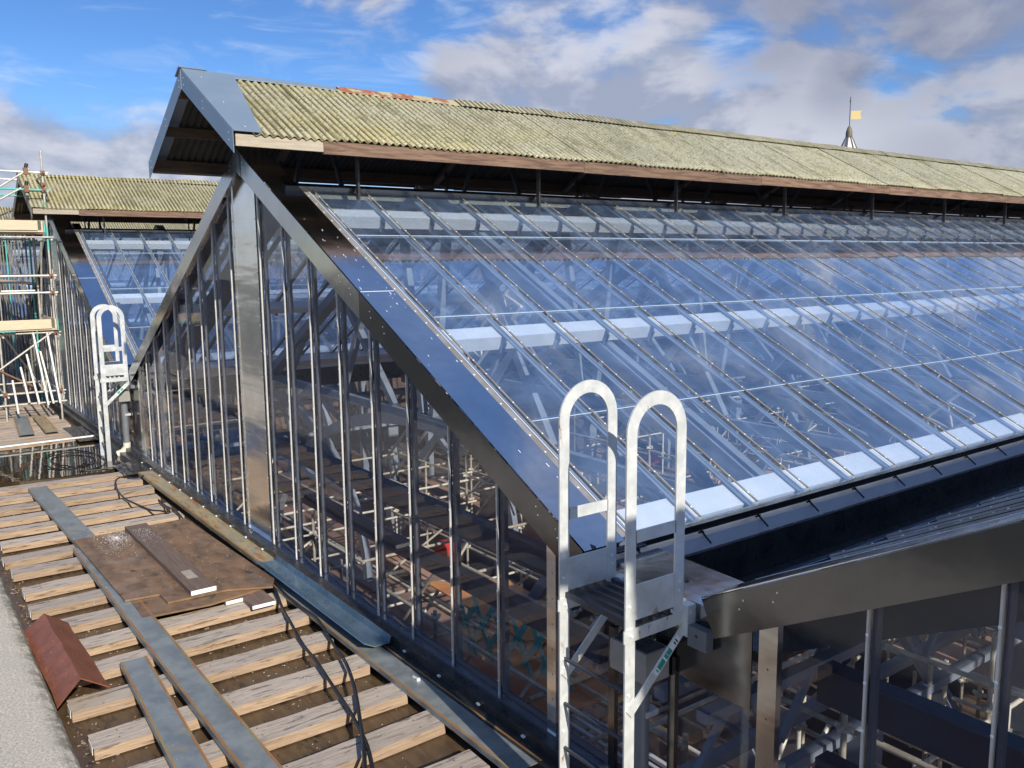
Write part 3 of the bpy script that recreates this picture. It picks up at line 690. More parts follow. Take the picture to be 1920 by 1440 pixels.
# ---- gable truss and inner trusses
me_t = {}
def beam(name, a, c, w_, h_, mat, up=(0, 1, 0)):
    m = MB(); m.bar(a, c, w_, h_, mat, up); return (name, m.mesh(name))
def arc_mb(cx, cz, rx, rz, a0, a1, w_, h_, mat, n=20):
    m = MB()
    P = []
    for k in range(n + 1):
        a = R(a0 + (a1 - a0) * k / n); P.append((cx + rx * math.cos(a), cz + rz * math.sin(a), math.cos(a), math.sin(a)))
    vs = []
    for x, z, cx2, cz2 in P:
        vs += [(x - cx2 * h_ / 2, -w_ / 2, z - cz2 * h_ / 2), (x + cx2 * h_ / 2, -w_ / 2, z + cz2 * h_ / 2), (x + cx2 * h_ / 2, w_ / 2, z + cz2 * h_ / 2), (x - cx2 * h_ / 2, w_ / 2, z - cz2 * h_ / 2)]
    fs = []
    for k in range(n):
        o_ = k * 4
        for j in range(4): fs.append((o_ + j, o_ + (j + 1) % 4, o_ + 4 + (j + 1) % 4, o_ + 4 + j))
    fs += [(0, 1, 2, 3), (4 * n, 4 * n + 3, 4 * n + 2, 4 * n + 1)]
    m.add(vs, fs, mat); return m
TM = 'truss_paint'
def so_(x, o_): return (x, 0, zs(x) - o_)
tr_parts = []
for s in (1, -1):
    X = lambda x: RX + s * (x - RX)
    tr_parts.append(beam('principal_rafter', (RX, 0, zs(RX) - .38), (X(.12), 0, zs(.12) - .38), .16, .20, TM))
    tr_parts.append(beam('strut', (X(-4.9), 0, zs(-4.9) - .45), (X(-3.3), 0, 1.35), .12, .10, TM))
    tr_parts.append(beam('strut', (X(-5.6), 0, zs(-5.6) - .5), (X(-6.1), 0, 1.35), .12, .10, TM))
    tr_parts.append(beam('strut', (X(-3.4), 0, zs(-3.4) - .45), (X(-5.2), 0, 1.35), .12, .10, TM))
    tr_parts.append(beam('strut', (X(-1.6), 0, zs(-1.6) - .45), (X(-.7), 0, 1.2), .12, .10, TM))
    tr_parts.append(('ring', arc_mb(X(-1.9), .35, .82, .82, 0, 360, .10, .12, TM, 28).mesh('ring')))
    tr_parts.append(('spandrel', arc_mb(X(.25), -1.9, 4.3, 2.85, 90 if s > 0 else 0, 180 if s > 0 else 90, .12, .16, TM, 18).mesh('spandrel')))
    if s > 0: tr_parts.append(beam('column', (X(.94), 0, -12), (X(.94), 0, -.25), .26, .26, TM))
tr_parts.append(beam('tie_beam', (RX - 6.38, 0, 1.27), (RX + 6.38, 0, 1.27), .14, .12, TM))
tr_parts.append(('arch', arc_mb(RX, -3.4, 6.9, 4.6, 8, 172, .14, .18, TM, 36).mesh('arch')))
def truss(parent, y):
    t_ = bpy.data.objects.new('roof_truss', None); COL.objects.link(t_); t_.location = (0, y, 0); t_.parent = parent
    for nme, me in tr_parts: obj(nme, me, t_)
    return t_
for y in (2.6, 5.8, 9.0, 12.2, 15.4, 18.6, 21.8, 28.2): truss(bay, y)
# deep dark beams right behind the gable glass
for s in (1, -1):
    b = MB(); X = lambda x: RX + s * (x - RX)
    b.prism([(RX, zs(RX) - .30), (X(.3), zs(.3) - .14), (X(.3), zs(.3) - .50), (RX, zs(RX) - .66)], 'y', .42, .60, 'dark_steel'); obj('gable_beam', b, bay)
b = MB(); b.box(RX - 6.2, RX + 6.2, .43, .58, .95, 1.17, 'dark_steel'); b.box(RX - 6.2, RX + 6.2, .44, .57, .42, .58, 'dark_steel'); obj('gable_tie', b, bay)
# ---- canopy over the ridge
CZ0, CKK, CDX, COH = 5.91, .538, 1.71, -.73
def cz(x): return CZ0 - CKK * abs(x - RX)
pitch = .095; ncor = 10; wsh = pitch * ncor
CN = Vector((CKK, 0, 1)).normalized()
def sheet_mb(seed, mat='lichen_sheet'):
    rnd = random.Random(seed); m = MB(); nn = ncor * 8; rows_ = 7; L_ = CDX + rnd.uniform(-.012, .012)
    vs = []; th = .008
    for layer in (0, 1):
        for r_ in range(rows_ + 1):
            x = .05 + (L_ - .05) * r_ / rows_
            for k in range(nn + 1):
                y = k / nn * (wsh + pitch * .5)
                h_ = .019 * math.cos(2 * math.pi * y / pitch) + rnd.uniform(-.0012, .0012) - layer * th
                vs.append(Vector((RX + x, y, CZ0 - CKK * x)) + CN * h_)
    W1 = nn + 1; off = (rows_ + 1) * W1; fs = []
    for r_ in range(rows_):
        for k in range(nn):
            a = r_ * W1 + k; fs.append((a, a + W1, a + W1 + 1, a + 1)); fs.append((off + a, off + a + 1, off + a + W1 + 1, off + a + W1))
    top_f = fs[0::2]; und_f = fs[1::2]
    for k in range(nn): a = rows_ * W1 + k; top_f.append((a, a + off, a + off + 1, a + 1))
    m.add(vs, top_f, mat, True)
    for x_ in (.35, 1.0, 1.55):
        for k_ in (1, 4, 7): m.dome(Vector((RX + x_, k_ * pitch, CZ0 - CKK * x_)) + CN * .019, CN, .011, 'lead')
    i_ = m._m('sheet_under')
    for f in und_f: m.f.append(list(f)); m.mi.append(i_); m.sm.append(True)
    return m
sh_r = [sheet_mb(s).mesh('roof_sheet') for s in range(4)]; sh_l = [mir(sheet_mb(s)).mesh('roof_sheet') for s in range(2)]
nsheets = int((LEN + .5) / wsh) + 1
for k in range(nsheets):
    y = -.52 + k * wsh; dz = random.uniform(0, .006)
    obj('roof_sheet', sh_r[k % 4], bay, (0, y, dz + .003 * (k % 2)), (0, random.uniform(-.0006, .0006), 0)); obj('roof_sheet', sh_l[k % 2], bay, (0, y, dz + .003 * (k % 2)))
# ridge capping pieces
def cap_mb(l, w_, mat, rise=.03, seed=0):
    rnd = random.Random(seed); m = MB()
    A = []; B = []; T = []; n = 6
    for i in range(n + 1):
        y = l * i / n; j = rnd.uniform(-.006, .006)
        A.append((RX + w_ + rnd.uniform(-.006, .006), y, cz(RX + w_) + rise + j)); T.append((RX, y, CZ0 + rise + .012 + j)); B.append((RX - w_, y, cz(RX - w_) + rise + j))
    strip(m, A, T, mat, -.008); strip(m, T, B, mat, -.008); return m
o = obj('ridge_flashing', cap_mb(2.0, .10, 'canopy_metal', .022), bay, (0, COH, 0))
o = obj('ridge_cap', cap_mb(1.9, .14, 'ridge_rust', .032, 4), bay, (0, COH + 2.02, 0))
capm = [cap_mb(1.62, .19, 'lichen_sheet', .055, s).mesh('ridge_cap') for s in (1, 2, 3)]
y = COH + 3.9; k = 0
while y < LEN: obj('ridge_cap', capm[k % 3], bay, (0, y, .003 * (k % 2))); y += 1.6; k += 1
# metal verge of the canopy
for s in (0, 1):
    b = MB()
    a = Vector((RX, 0, CZ0)) + CN * .026; c = Vector((RX + CDX + .01, 0, cz(RX + CDX + .01))) + CN * .026
    vs = [a + Vector((0, COH, 0)), c + Vector((0, COH, 0)), c + Vector((0, -.42, 0)), a + Vector((0, -.10, 0))]
    b.add(vs + [v - CN * .006 for v in vs], [(0, 1, 2, 3), (7, 6, 5, 4), (0, 4, 5, 1), (1, 5, 6, 2), (2, 6, 7, 3), (3, 7, 4, 0)], 'canopy_metal')
    for q_ in (.12, .55, .93):
        pt = a.lerp(c, q_) + Vector((0, COH + .17, .001)); b.dome(pt, CN, .008, 'screw_metal')
    obj('verge_capping', mir(b) if s else b, bay)
    b = MB(); xo = RX + CDX + .01
    b.prism([(RX, CZ0 + .02), (xo, cz(xo) + .02), (xo + .005, cz(xo) - .21), (RX, CZ0 - .21)], 'y', COH - .006 - .004 * s, COH - .001 - .004 * s, 'canopy_metal')
    for q_ in (.05, .45, .93):
        xx = RX + CDX * q_
        for dzz in (.05, .13): b.dome((xx, COH - .006 - .004 * s, cz(xx) - dzz), (0, -1, 0), .009, 'screw_metal')
    obj('canopy_bargeboard', mir(b) if s else b, bay)
b = MB(); b.prism([(RX - .17, CZ0 - .03), (RX, CZ0 + .055), (RX + .02, CZ0 + .04), (RX, CZ0 + .03), (RX - .16, CZ0 - .045)], 'y', COH - .03, COH + .3, 'canopy_metal'); obj('apex_hood', b, bay)
# fascias
b = MB(); b.box(RX + CDX - .045, RX + CDX - .015, COH + .03, .30, cz(RX + CDX) - .135, cz(RX + CDX) - .012, 'fascia_pale'); obj('fascia_board', b, bay, label='pale first fascia board beneath the corrugated edge'); obj('fascia_board', mir(b), bay)
y = .303; k = 0
while y < LEN:
    b = MB(); rnd = random.Random(k); l = 3.9
    b.box(RX + CDX - .055, RX + CDX - .012, y, min(y + l - .006, LEN), cz(RX + CDX) - .16 + rnd.uniform(-.006, .006), cz(RX + CDX) - .014, 'fascia_brown')
    obj('fascia_board', b, bay, label='peeling brown fascia board' if k == 0 else None); obj('fascia_board', mir(b), bay); y += l; k += 1
# canopy purlins, rafters and props
for dx, dzz in ((.25, .07), (.92, .08), (1.58, .10)):
    b = MB(); x = RX + dx; b.box(x - .035, x + .035, COH + .02, LEN, cz(x) - .03 - dzz * 1.6, cz(x) - .035, 'rafter_timber'); obj('canopy_purlin', b, bay); obj('canopy_purlin', mir(b), bay)
def prop_mb():
    b = MB(); x = RX + 1.22
    b.box(x - .03, x + .03, -.014, .014, zs(x) - .1, cz(x) - .06, 'black_membrane')
    b.bar((RX + .95, 0, zs(RX + .95) - .3), (RX + .2, 0, cz(RX + .2) - .16), .05, .05, 'dark_steel', (0, 1, 0))
    b.bar((RX + 1.6, 0, cz(RX + 1.6) - .16), (RX, 0, CZ0 - .18), .06, .10, 'rafter_timber', (0, 1, 0))
    return b
pr = prop_mb(); me_p, me_pl = pr.mesh('canopy_prop'), mir(pr).mesh('canopy_prop')
y = .95; 
while y < LEN: obj('canopy_prop', me_p, bay, (0, y, 0)); obj('canopy_prop', me_pl, bay, (0, y, 0)); y += 2.812
# eaves gutter fascia, both sides, with brackets
b = MB(); b.box(.385, .40, .06, LEN, 1.345, 1.445, 'gutter_grey'); b.box(.30, .40, .06, LEN, 1.447, 1.459, 'gutter_grey'); b.box(.31, .398, .06, LEN, 1.505, 1.56, 'zinc_flashing')
obj('eaves_fascia', b, bay); obj('eaves_fascia', mir(b), bay)
b = MB(); b.bar((.36, 0, 1.50), (.475, 0, 1.415), .012, .012, 'black_plastic'); b.bar((.37, -.03, 1.48), (.37, .03, 1.48), .012, .012, 'black_plastic')
me_k = b.mesh('gutter_bracket')
for y in BARY: obj('gutter_bracket', me_k, bay, (0, y, 0))

b2 = dup(bay, (-PER, 0, 0), 'second glazed roof, seen past the front gable and behind the scaffold tower')
b4 = dup(bay, (-2 * PER, 0, 0), 'furthest glazed roof, at the left edge beyond the scaffold tower')
remeshed = {}
for bb in (b2, b4):      # the two roofs behind still have their old mossy verges and ridge
    for ch in bb.children:
        if ch.type == 'MESH' and ch.data.materials and ch.data.materials[0].name in ('canopy_metal', 'ridge_rust'):
            if ch.data.name not in remeshed:
                me = ch.data.copy()
                for i_, mm_ in enumerate(me.materials):
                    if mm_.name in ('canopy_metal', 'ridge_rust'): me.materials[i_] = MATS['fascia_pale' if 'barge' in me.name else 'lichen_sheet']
                remeshed[ch.data.name] = me
            ch.data = remeshed[ch.data.name]
bay3 = dup(bay, (PER, 0, 0), 'nearest glazed roof, its dark gable and left slope at the bottom right')

for ch in bay3.children:   # nearest roof's unseen canopy, moved forward to throw shade on the ladder
    if ch.name.split('.')[0] in ('roof_sheet', 'ridge_flashing', 'ridge_cap', 'verge_capping', 'canopy_bargeboard', 'apex_hood', 'fascia_board', 'canopy_purlin', 'canopy_prop'): ch.location.y -= .61
b = MB(); rnd = random.Random(77)
for cx0, cn, sd in ((-4.0, 7, .22), (-3.6, 5, .12), (-2.9, 13, .12), (-1.9, 4, .3), (-.3, 5, .2)):
    for _ in range(cn):
        x = rnd.gauss(cx0, sd); y = rnd.uniform(-.09, .25); r_ = rnd.uniform(.002, .006); p = sp_(x, y, .0305); q = p + DR * rnd.uniform(.004, .05)
        b.bar(p, q, r_, .0015, 'white_bits', NR)
o = obj('droppings', b, bay); o['kind'] = 'stuff'
# ---------------------------------------------------------------- valleys
for i in range(-3, 2):
    X0 = i * PER
    vname = {0: 'black valley gutter between the front roof and the nearest roof', -1: 'valley gutter behind the far ladder', -2: 'valley gutter beyond the scaffold tower', -3: 'leftmost valley gutter past the furthest roof', 1: 'valley gutter beyond the nearest roof, outside right'}[i]
    if i == 1 or i == -3: continue
    v = thing('valley_gutter', vname, 'gutter', (X0, 0, 0))
    b = MB(); b.box(.40, 1.47, .56, LEN, .95, 1.02, 'black_membrane'); b.box(.402, .43, .56, LEN, 1.021, 1.34, 'black_membrane'); b.box(1.44, 1.468, .56, LEN, 1.021, 1.34, 'black_membrane'); obj('gutter_trough', b, v)
    b = MB(); b.box(.72, 1.0, .9, LEN, 1.10, 1.14, 'dark_steel'); obj('walkway_board', b, v)
    for k in range(10):
        b = MB(); y = 1.3 + 2.9 * k; b.box(1.08, 1.20, y, y + 2.2, 1.025, 1.045, 'pipe_grey'); b.box(1.12, 1.16, y + .9, y + 1.1, 1.046, 1.06, 'gutter_grey'); obj('cable_tray', b, v)
    b = MB(); b.prism([(.46, .0), (1.42, .0), (1.42, .5), (.46, .56)], 'z', 1.488, 1.494, 'zinc_flashing'); b.box(.46, 1.42, -.006, -.001, 1.36, 1.494, 'zinc_flashing')
    b.dome((1.05, .22, 1.494), (0, 0, 1), .02, 'black_plastic')
    obj('end_plate', b, v)
    b = MB()
    b.prism([(1.02, 1.34), (1.02, 1.05), (1.30, .98), (1.78, .98), (1.78, 1.66), (1.5, 1.50), (1.3, 1.34)], 'y', -.030, -.022, 'dark_zinc'); obj('apron_panel', b, v)
    b = MB(); b.prism([(.03, 1.62), (.03, 1.12), (.98, 1.12), (.98, 1.34), (.55, 1.34), (.42, 1.62)], 'y', -.030, -.022, 'dark_zinc'); obj('apron_panel', b, v)
    b = MB(); b.box(.03, 1.85, -.0125, -.0065, .03, 1.10, 'wall_glass'); obj('wall_pane', b, v)
    b = MB(); b.box(0, PER + RX * 2, -.075, -.005, .0, .022, 'zinc_flashing'); obj('sill', b, v)
    for x in (.62, 1.18): b = MB(); b.box(x - .03, x + .03, -.05, -.014, .02, 1.1, 'dark_zinc'); obj('mullion', b, v)
    b = MB()
    for x in (.74, 1.14):
        b.box(x - .05, x + .05, .3, LEN, .50, .58, 'truss_paint'); b.box(x - .05, x + .05, .3, LEN, -.22, -.14, 'truss_paint')
    for k in range(30):
        y = .4 + k * 1.05; b.bar((.94, y, -.135), (.94, y + .52, .495), .05, .05, 'truss_paint', (1, 0, 0)); b.bar((.94, y + .52, .495), (.94, y + 1.04, -.135), .05, .05, 'truss_paint', (1, 0, 0))
    obj('valley_girder', b, v)
    # hopper and downpipe
    d = thing('downpipe', 'grey rainwater downpipe behind the near ladder' if i == 0 else ('grey downpipe with pale shoe behind the far ladder' if i == -1 else 'grey downpipe hidden past the scaffold tower'), 'downpipe', (X0, 0, 0))
    b = MB(); b.box(.84, 1.17, -.27, -.065, .96, 1.16, 'hopper_grey'); b.box(.86, 1.15, -.25, -.085, 1.161, 1.17, 'black_membrane'); obj('hopper', b, d)
    b = MB(); b.tube([(1.0, -.15, .958), (1.0, -.15, .12 if i else -.2)], .062, 'pipe_grey', 16); obj('pipe', b, d)
    b = MB(); b.box(.925, 1.075, -.16, -.055, .66, .70, 'galvanised'); obj('pipe_clip', b, d)
    if i: b = MB(); b.tube([(1.0, -.15, .115), (1.0, -.15, .02), (.96, -.22, -.08), (.93, -.32, -.12)], .072, 'pale_plastic', 12); obj('shoe', b, d)

# upstand along the foot of the wall
b = MB(); b.box(-44, 14, -.19, -.076, -.22, .012, 'black_membrane'); b.box(-44, 14, -.30, -.191, -.22, -.07, 'black_membrane'); up = struct('wall_upstand', b)
b = MB(); b.box(-44, 14, -.06, .10, -3.3, -.002, 'brick_dark'); struct('wall_base', b)
m = MB()
for k in range(40): m.box(-12 + k * .62, -11.965 + k * .62, -.215, -.195, -.045, -.03, 'gutter_grey')
o = obj('upstand_fixings', m); o['kind'] = 'stuff'; tag(o, 'small pale fixing clips along the black wall-foot upstand', 'clips')

# ---------------------------------------------------------------- walk-through ladders
def ladder(label, loc, rust):
    L = thing('access_ladder', label, 'ladder', loc, 'walk-through roof ladders'); G = 'galvanised_rusty' if rust else 'galvanised'
    yf, yb2, zc_, ro, wi = -.59, -.10, 2.612, .245, .08
    cy = (yf + yb2) / 2
    for x in (.7, 1.3):
        b = MB(); n = 20
        outer = []; inner = []
        outer.append((yf, -.19)); inner.append((yf + wi, -.19))
        for k in range(n + 1):
            a = math.pi - math.pi * k / n
            outer.append((cy + ro * math.cos(a), zc_ + ro * math.sin(a))); inner.append((cy + (ro - wi) * math.cos(a), zc_ + (ro - wi) * math.sin(a)))
        outer.append((yb2, 1.42)); inner.append((yb2 - wi, 1.42))
        th = .012; vs = []; fs = []; nn = len(outer)
        for t_ in (0, th):
            vs += [(x + t_, p[0], p[1]) for p in outer] + [(x + t_, p[0], p[1]) for p in inner]
        for k in range(nn - 1):
            fs += [(k, k + 1, nn + k + 1, nn + k), (2 * nn + k, 3 * nn + k, 3 * nn + k + 1, 2 * nn + k + 1), (k, 2 * nn + k, 2 * nn + k + 1, k + 1), (nn + k, nn + k + 1, 3 * nn + k + 1, 3 * nn + k)]
        fs += [(0, nn, 3 * nn, 2 * nn), (nn - 1, 3 * nn - 1, 4 * nn - 1, 2 * nn - 1)]
        b.add(vs, fs, G); obj('hooped_stile', b, L)
        b = MB(); b.box(x + .001, x + .011, yf + wi + .001, yb2 - wi - .001, 1.975, 2.05, G); obj('guard_rail', b, L)
        b = MB(); b.box(x + .0015, x + .0105, yf + wi + .001, yb2 - wi - .001, 1.505, 1.72, G); obj('kick_plate', b, L)
        b = MB(); b.box(x + .013, x + .021, yf - .02, .0, 1.385, 1.462, G); b.box(x - .03, x + .012, yf + wi, .0, 1.385, 1.393, G); b.dome((x + .021, -.08, 1.425), (1, 0, 0), .014, G); obj('platform_angle', b, L)
        b = MB(); b.bar((x + .018, yf + .03, .93), (x + .018, -.08, 1.37), .062, .008, G, (1, 0, 0)); o = obj('brace', b, L)
        if x > 1:
            q = MB(); a_ = Vector((x + .023, yf + .03, .93)); c_ = Vector((x + .023, -.08, 1.37))
            def seg(t0, t1, w_, mt, dx=0): q.bar(a_.lerp(c_, t0) + Vector((dx, 0, 0)), a_.lerp(c_, t1) + Vector((dx, 0, 0)), w_, .0006, mt, (1, 0, 0))
            seg(.44, .86, .05, 'sticker_white'); seg(.50, .60, .042, 'sticker_green', .001); seg(.62, .72, .042, 'sticker_green', .001)
            seg(.47, .485, .03, 'sticker_green', .001); seg(.78, .795, .03, 'black_plastic', .001); seg(.81, .825, .036, 'black_plastic', .001); seg(.655, .66, .03, 'sticker_white', .0018)
            obj('sticker', q, o, label='white and green safety sticker')
        for (yy, zz) in ((yf + .04, 1.42), (yf + .03, 1.05), (yf + .03, .55), (yf + .03, 1.60), (yb2 - .04, 1.60), (yb2 - .04, 1.66), (yf + .03, .99)):
            b = MB(); b.tube([(x + .012, yy, zz), (x + .030 if zz == 1.42 else x + .019, yy, zz)], .009, 'screw_metal', 6); obj('bolt', b, L)
        for yy in (yf + wi, yb2 - wi): b = MB(); b.bar((x + .0125, yy, 1.975), (x + .0125, yy, 2.05), .008, .004, 'hopper_grey', (1, 0, 0)); obj('weld', b, L)
        b = MB(); b.box(x - .02, x + .05, -.10, -.03, 1.30, 1.50, G); b.dome((x + .05, -.065, 1.45), (1, 0, 0), .014, G); b.dome((x + .05, -.065, 1.33), (1, 0, 0), .016, G); obj('wall_bracket', b, L)
    for z in (.12, .43, .74, 1.05):
        b = MB(); b.tube([(.712, yf + .04, z), (1.30, yf + .04, z)], .013, 'dark_steel', 8); obj('rung', b, L)
    for k in range(6):
        b = MB(); y_ = yf + .05 + .08 * k; b.box(.713, 1.299, y_ - .006, y_ + .022, 1.465, 1.50, 'dark_steel'); obj('platform_bar', b, L)
    b = MB(); b.box(1.352, 1.50, -.10, -.035, 1.25, 1.38, 'pipe_grey'); b.dome((1.42, -.10, 1.33), (0, -1, 0), .012, 'black_plastic'); obj('wall_fixing', b, L)
    return L
ladder('galvanised walk-through ladder with two white hoops, nearest the viewer', (0, 0, 0), True)
ladder('smaller-looking far ladder with two hoops, beside the puddle', (-PER, 0, 0), False)
ladder('ladder with hoops hidden behind the scaffold tower', (-2 * PER, 0, 0), False) if False else None

# ---------------------------------------------------------------- scaffold tower on the left
T = thing('scaffold_tower', 'scaffold tower with boarded lifts and teal-ended tubes at the left edge', 'scaffold', (0, 0, 0))
def tube(parent, a, c, mat='scaffold_tube', name='ledger', r=.0242):
    b = MB(); b.tube([a, c], r, mat, 8); return obj(name, b, parent)
sx = (-19.0, -21.2); sy = (-.42, -1.62, -2.75)
for x in sx:
    for y in sy:
        tube(T, (x, y, -.2), (x, y, {(-19.0, -.42): 6.35, (-21.2, -.42): 6.2}.get((x, y), 6.3)), 'scaffold_tube', 'standard')
# teal ends on the corner standard
for z0, z1 in ((4.0, 4.55), (4.9, 5.15)): b = MB(); b.tube([(-19, -.42, z0), (-19, -.42, z1)], .0255, 'tube_teal', 8); obj('teal_sleeve', b, T)
for x in sx:
    for z, mt in ((5.83, 'scaffold_tube_bright'), (5.42, 'tube_teal'), (3.38, 'scaffold_tube_bright'), (2.97, 'scaffold_tube_bright'), (4.30, 'scaffold_tube'), (2.0, 'scaffold_tube'), (.55, 'scaffold_tube'), (.28, 'scaffold_tube')):
        tube(T, (x + .05, -.30 if x > -20 else -.5, z), (x + .05, -3.1, z), mt)
for y in sy:
    for z in (5.78, 5.37, 3.33, 2.92, 4.24, 1.94, .5): tube(T, (-18.75, y + .05, z), (-21.5, y + .05, z), 'scaffold_tube', 'transom')
for a, c in (((-18.95, -2.9, .3), (-18.95, -.5, 2.0)), ((-18.95, -2.9, 1.9), (-18.95, -1.0, .7)), ((-18.95, -.7, 5.9), (-18.95, -2.6, 4.6)), ((-18.95, -.9, 5.45), (-18.95, -2.6, 4.4)), ((-21.1, -.5, .3), (-21.1, -2.6, 4.2)), ((-19.1, -.55, 4.2), (-21.1, -.55, .3))):
    tube(T, a, c, 'coupler_rust' if a[2] == 1.9 else 'scaffold_tube', 'brace')
for z in (5.83, 5.42, 3.38, 2.97, 2.0, .55, 5.55):
    b = MB(); b.box(-19.05, -18.92, -.47, -.37, z - .045, z + .045, 'coupler_rust'); b.bar((-18.93, -.42, z), (-18.86, -.42, z), .03, .03, 'coupler_rust'); obj('coupler', b, T)
for x in sx:
    for y in sy[1:]:
        for z in (5.83, 4.3, 3.38, 2.97, 2.0, .55):
            b = MB(); b.box(x - .05, x + .08, y - .05, y + .05, z - .045, z + .045, 'coupler_rust'); b.bar((x + .07, y, z), (x + .13, y, z), .03, .03, 'coupler_rust'); obj('coupler', b, T)
for y, z in ((-.78, 5.86), (-.80, 5.45)):
    b = MB(); b.box(-18.98, -18.86, y - .05, y + .05, z - .09, z + .06, 'coupler_rust'); b.tube([(-18.9, y, z + .05), (-18.9, y + .03, z + .16)], .04, 'black_plastic', 8); obj('coupler', b, T)
for zb, y1 in ((4.42, -.52), (2.06, -.40)):
    for k in range(9):
        x = -18.85 - .24 * k
        b = MB(); b.box(x - .225, x, -3.1, y1, zb, zb + .038, 'scaffold_board'); b.box(x - .223, x - .002, y1 + .0005, y1 + .003, zb + .002, zb + .036, 'tube_teal'); obj('board', b, T)
    b = MB(); b.box(-18.85, -18.81, -3.1, y1 - .12, zb + .042, zb + .27, 'scaffold_board'); obj('toe_board', b, T)
    b = MB(); b.box(-18.81, -18.805, -3.0, y1 - .9, zb - .004, zb + .03, 'tube_teal'); obj('board_edge', b, T)
    b = MB(); b.box(-21.0, -18.86, y1 - .04, y1, zb + .042, zb + .27, 'scaffold_board'); obj('toe_board', b, T)
    b = MB(); b.box(-18.9, -18.80, y1 + .005, y1 + .03, zb + .0, zb + .27, 'tube_teal'); obj('board_end_cap', b, T)
grp = 'loose tubes propped under the scaffold'
prop = [((-18.45, -.78, .28), (-18.9, -.92, 2.0)), ((-18.45, -.52, .30), (-18.9, -.62, 1.98)), ((-18.6, -.95, .3), (-18.9, -1.1, 1.5)), ((-18.7, -1.15, .35), (-18.9, -1.25, 1.2)), ((-18.5, -.66, .3), (-18.9, -.8, 1.55)), ((-18.7, -1.4, .1), (-18.85, -1.45, .9)), ((-18.5, -.5, .2), (-18.95, -.55, 4.0))]
for k, (a, c) in enumerate(prop[:6]):
    o = tube(None, a, c, 'scaffold_tube_bright', 'loose_tube', .026)
    tag(o, ['bright leaning tube, second from the wall under the lower lift', 'bright leaning tube closest to the glass wall under the lower lift', 'short leaning tube in the middle under the lower lift', 'thin leaning tube left of the middle under the lower lift', 'leaning tube between the two brightest under the lower lift', 'leftmost stub tube propped under the lower lift'][k], 'tube', grp)
# second scaffold behind the tower, against the second roof
T2 = thing('scaffold_tower', 'darker scaffold standing behind the left tower against the glass', 'scaffold', (0, 0, 0))
rnd = random.Random(5)
for k in range(12):
    x = -21.9 - .75 * k
    for y in (-.35, -1.3, -2.4):
        tube(T2, (x + rnd.uniform(-.15, .15), y, -.2), (x + rnd.uniform(-.1, .1), y, rnd.uniform(4.2, 5.9)), 'tube_teal' if (k * 3 + int(y * 10)) % 7 == 0 else 'tube_shaded', 'standard')
for z in (.8, 2.0, 3.1, 4.3, 5.3):
    for y in (-.3, -1.35, -2.35): tube(T2, (-21.6, y, z), (-31, y, z), 'tube_teal' if z == 4.3 else 'tube_shaded')
for k in range(6): tube(T2, (-22 - k * 1.4, -.25, .3 + .2 * k), (-23.4 - k * 1.4, -.25, 3.0), 'tube_shaded', 'brace')
for k in range(5):
    b = MB(); y = -.5 - k * .24; b.box(-31, -21.9, y - .22, y, 3.15, 3.19, 'scaffold_board'); obj('board', b, T2)

# ---------------------------------------------------------------- interior under the glass
floor = thing('working_deck', 'brown plywood working deck seen through the glass', 'deck', (0, 0, 0))
bm_ = MB(); bm_.box(0, 2.41, 0, 1.20, -.02, 0, 'interior_ply'); me_ply = bm_.mesh('plywood_panel')
bm_ = MB(); bm_.box(0, 2.41, 0, .04, 0, .035, 'scaffold_board'); me_lip = bm_.mesh('batten_strip')
rnd = random.Random(9)
for i in range(-7, 6):
    for j in range(20):
        if (i < -5 and j > 12): continue
        if rnd.random() < .16 and j > 1: continue
        step = .55 if (j % 5 == 4) else 0
        o = obj('plywood_panel', me_ply, floor, (i * 2.44, .3 + j * 1.23, -2.75 - step + rnd.uniform(-.012, .012)), (0, 0, rnd.uniform(-.01, .01)))
b = MB()
for j in range(26):
    b.tube([(-17, .30 + j * 1.23, -2.70), (14.6, .30 + j * 1.23, -2.70)], .026, 'inner_tube_pale', 8); 
    obj('edge_tube', b, floor); b = MB()
b = MB(); b.box(-46, 16, .2, 33, -6.6, -6.5, 'brick_dark'); struct('interior_floor', b)
b = MB(); b.box(-46, 16, 32.2, 32.5, -12, 1.3, 'brick_dark'); struct('end_wall', b)
b = MB(); b.box(-46.3, -46, 0, 32.5, -12, 1.3, 'brick_dark'); b2 = struct('side_wall', b)
b = MB(); b.box(15.9, 16.2, 0, 32.5, -12, -.3, 'brick_dark'); struct('side_wall', b)

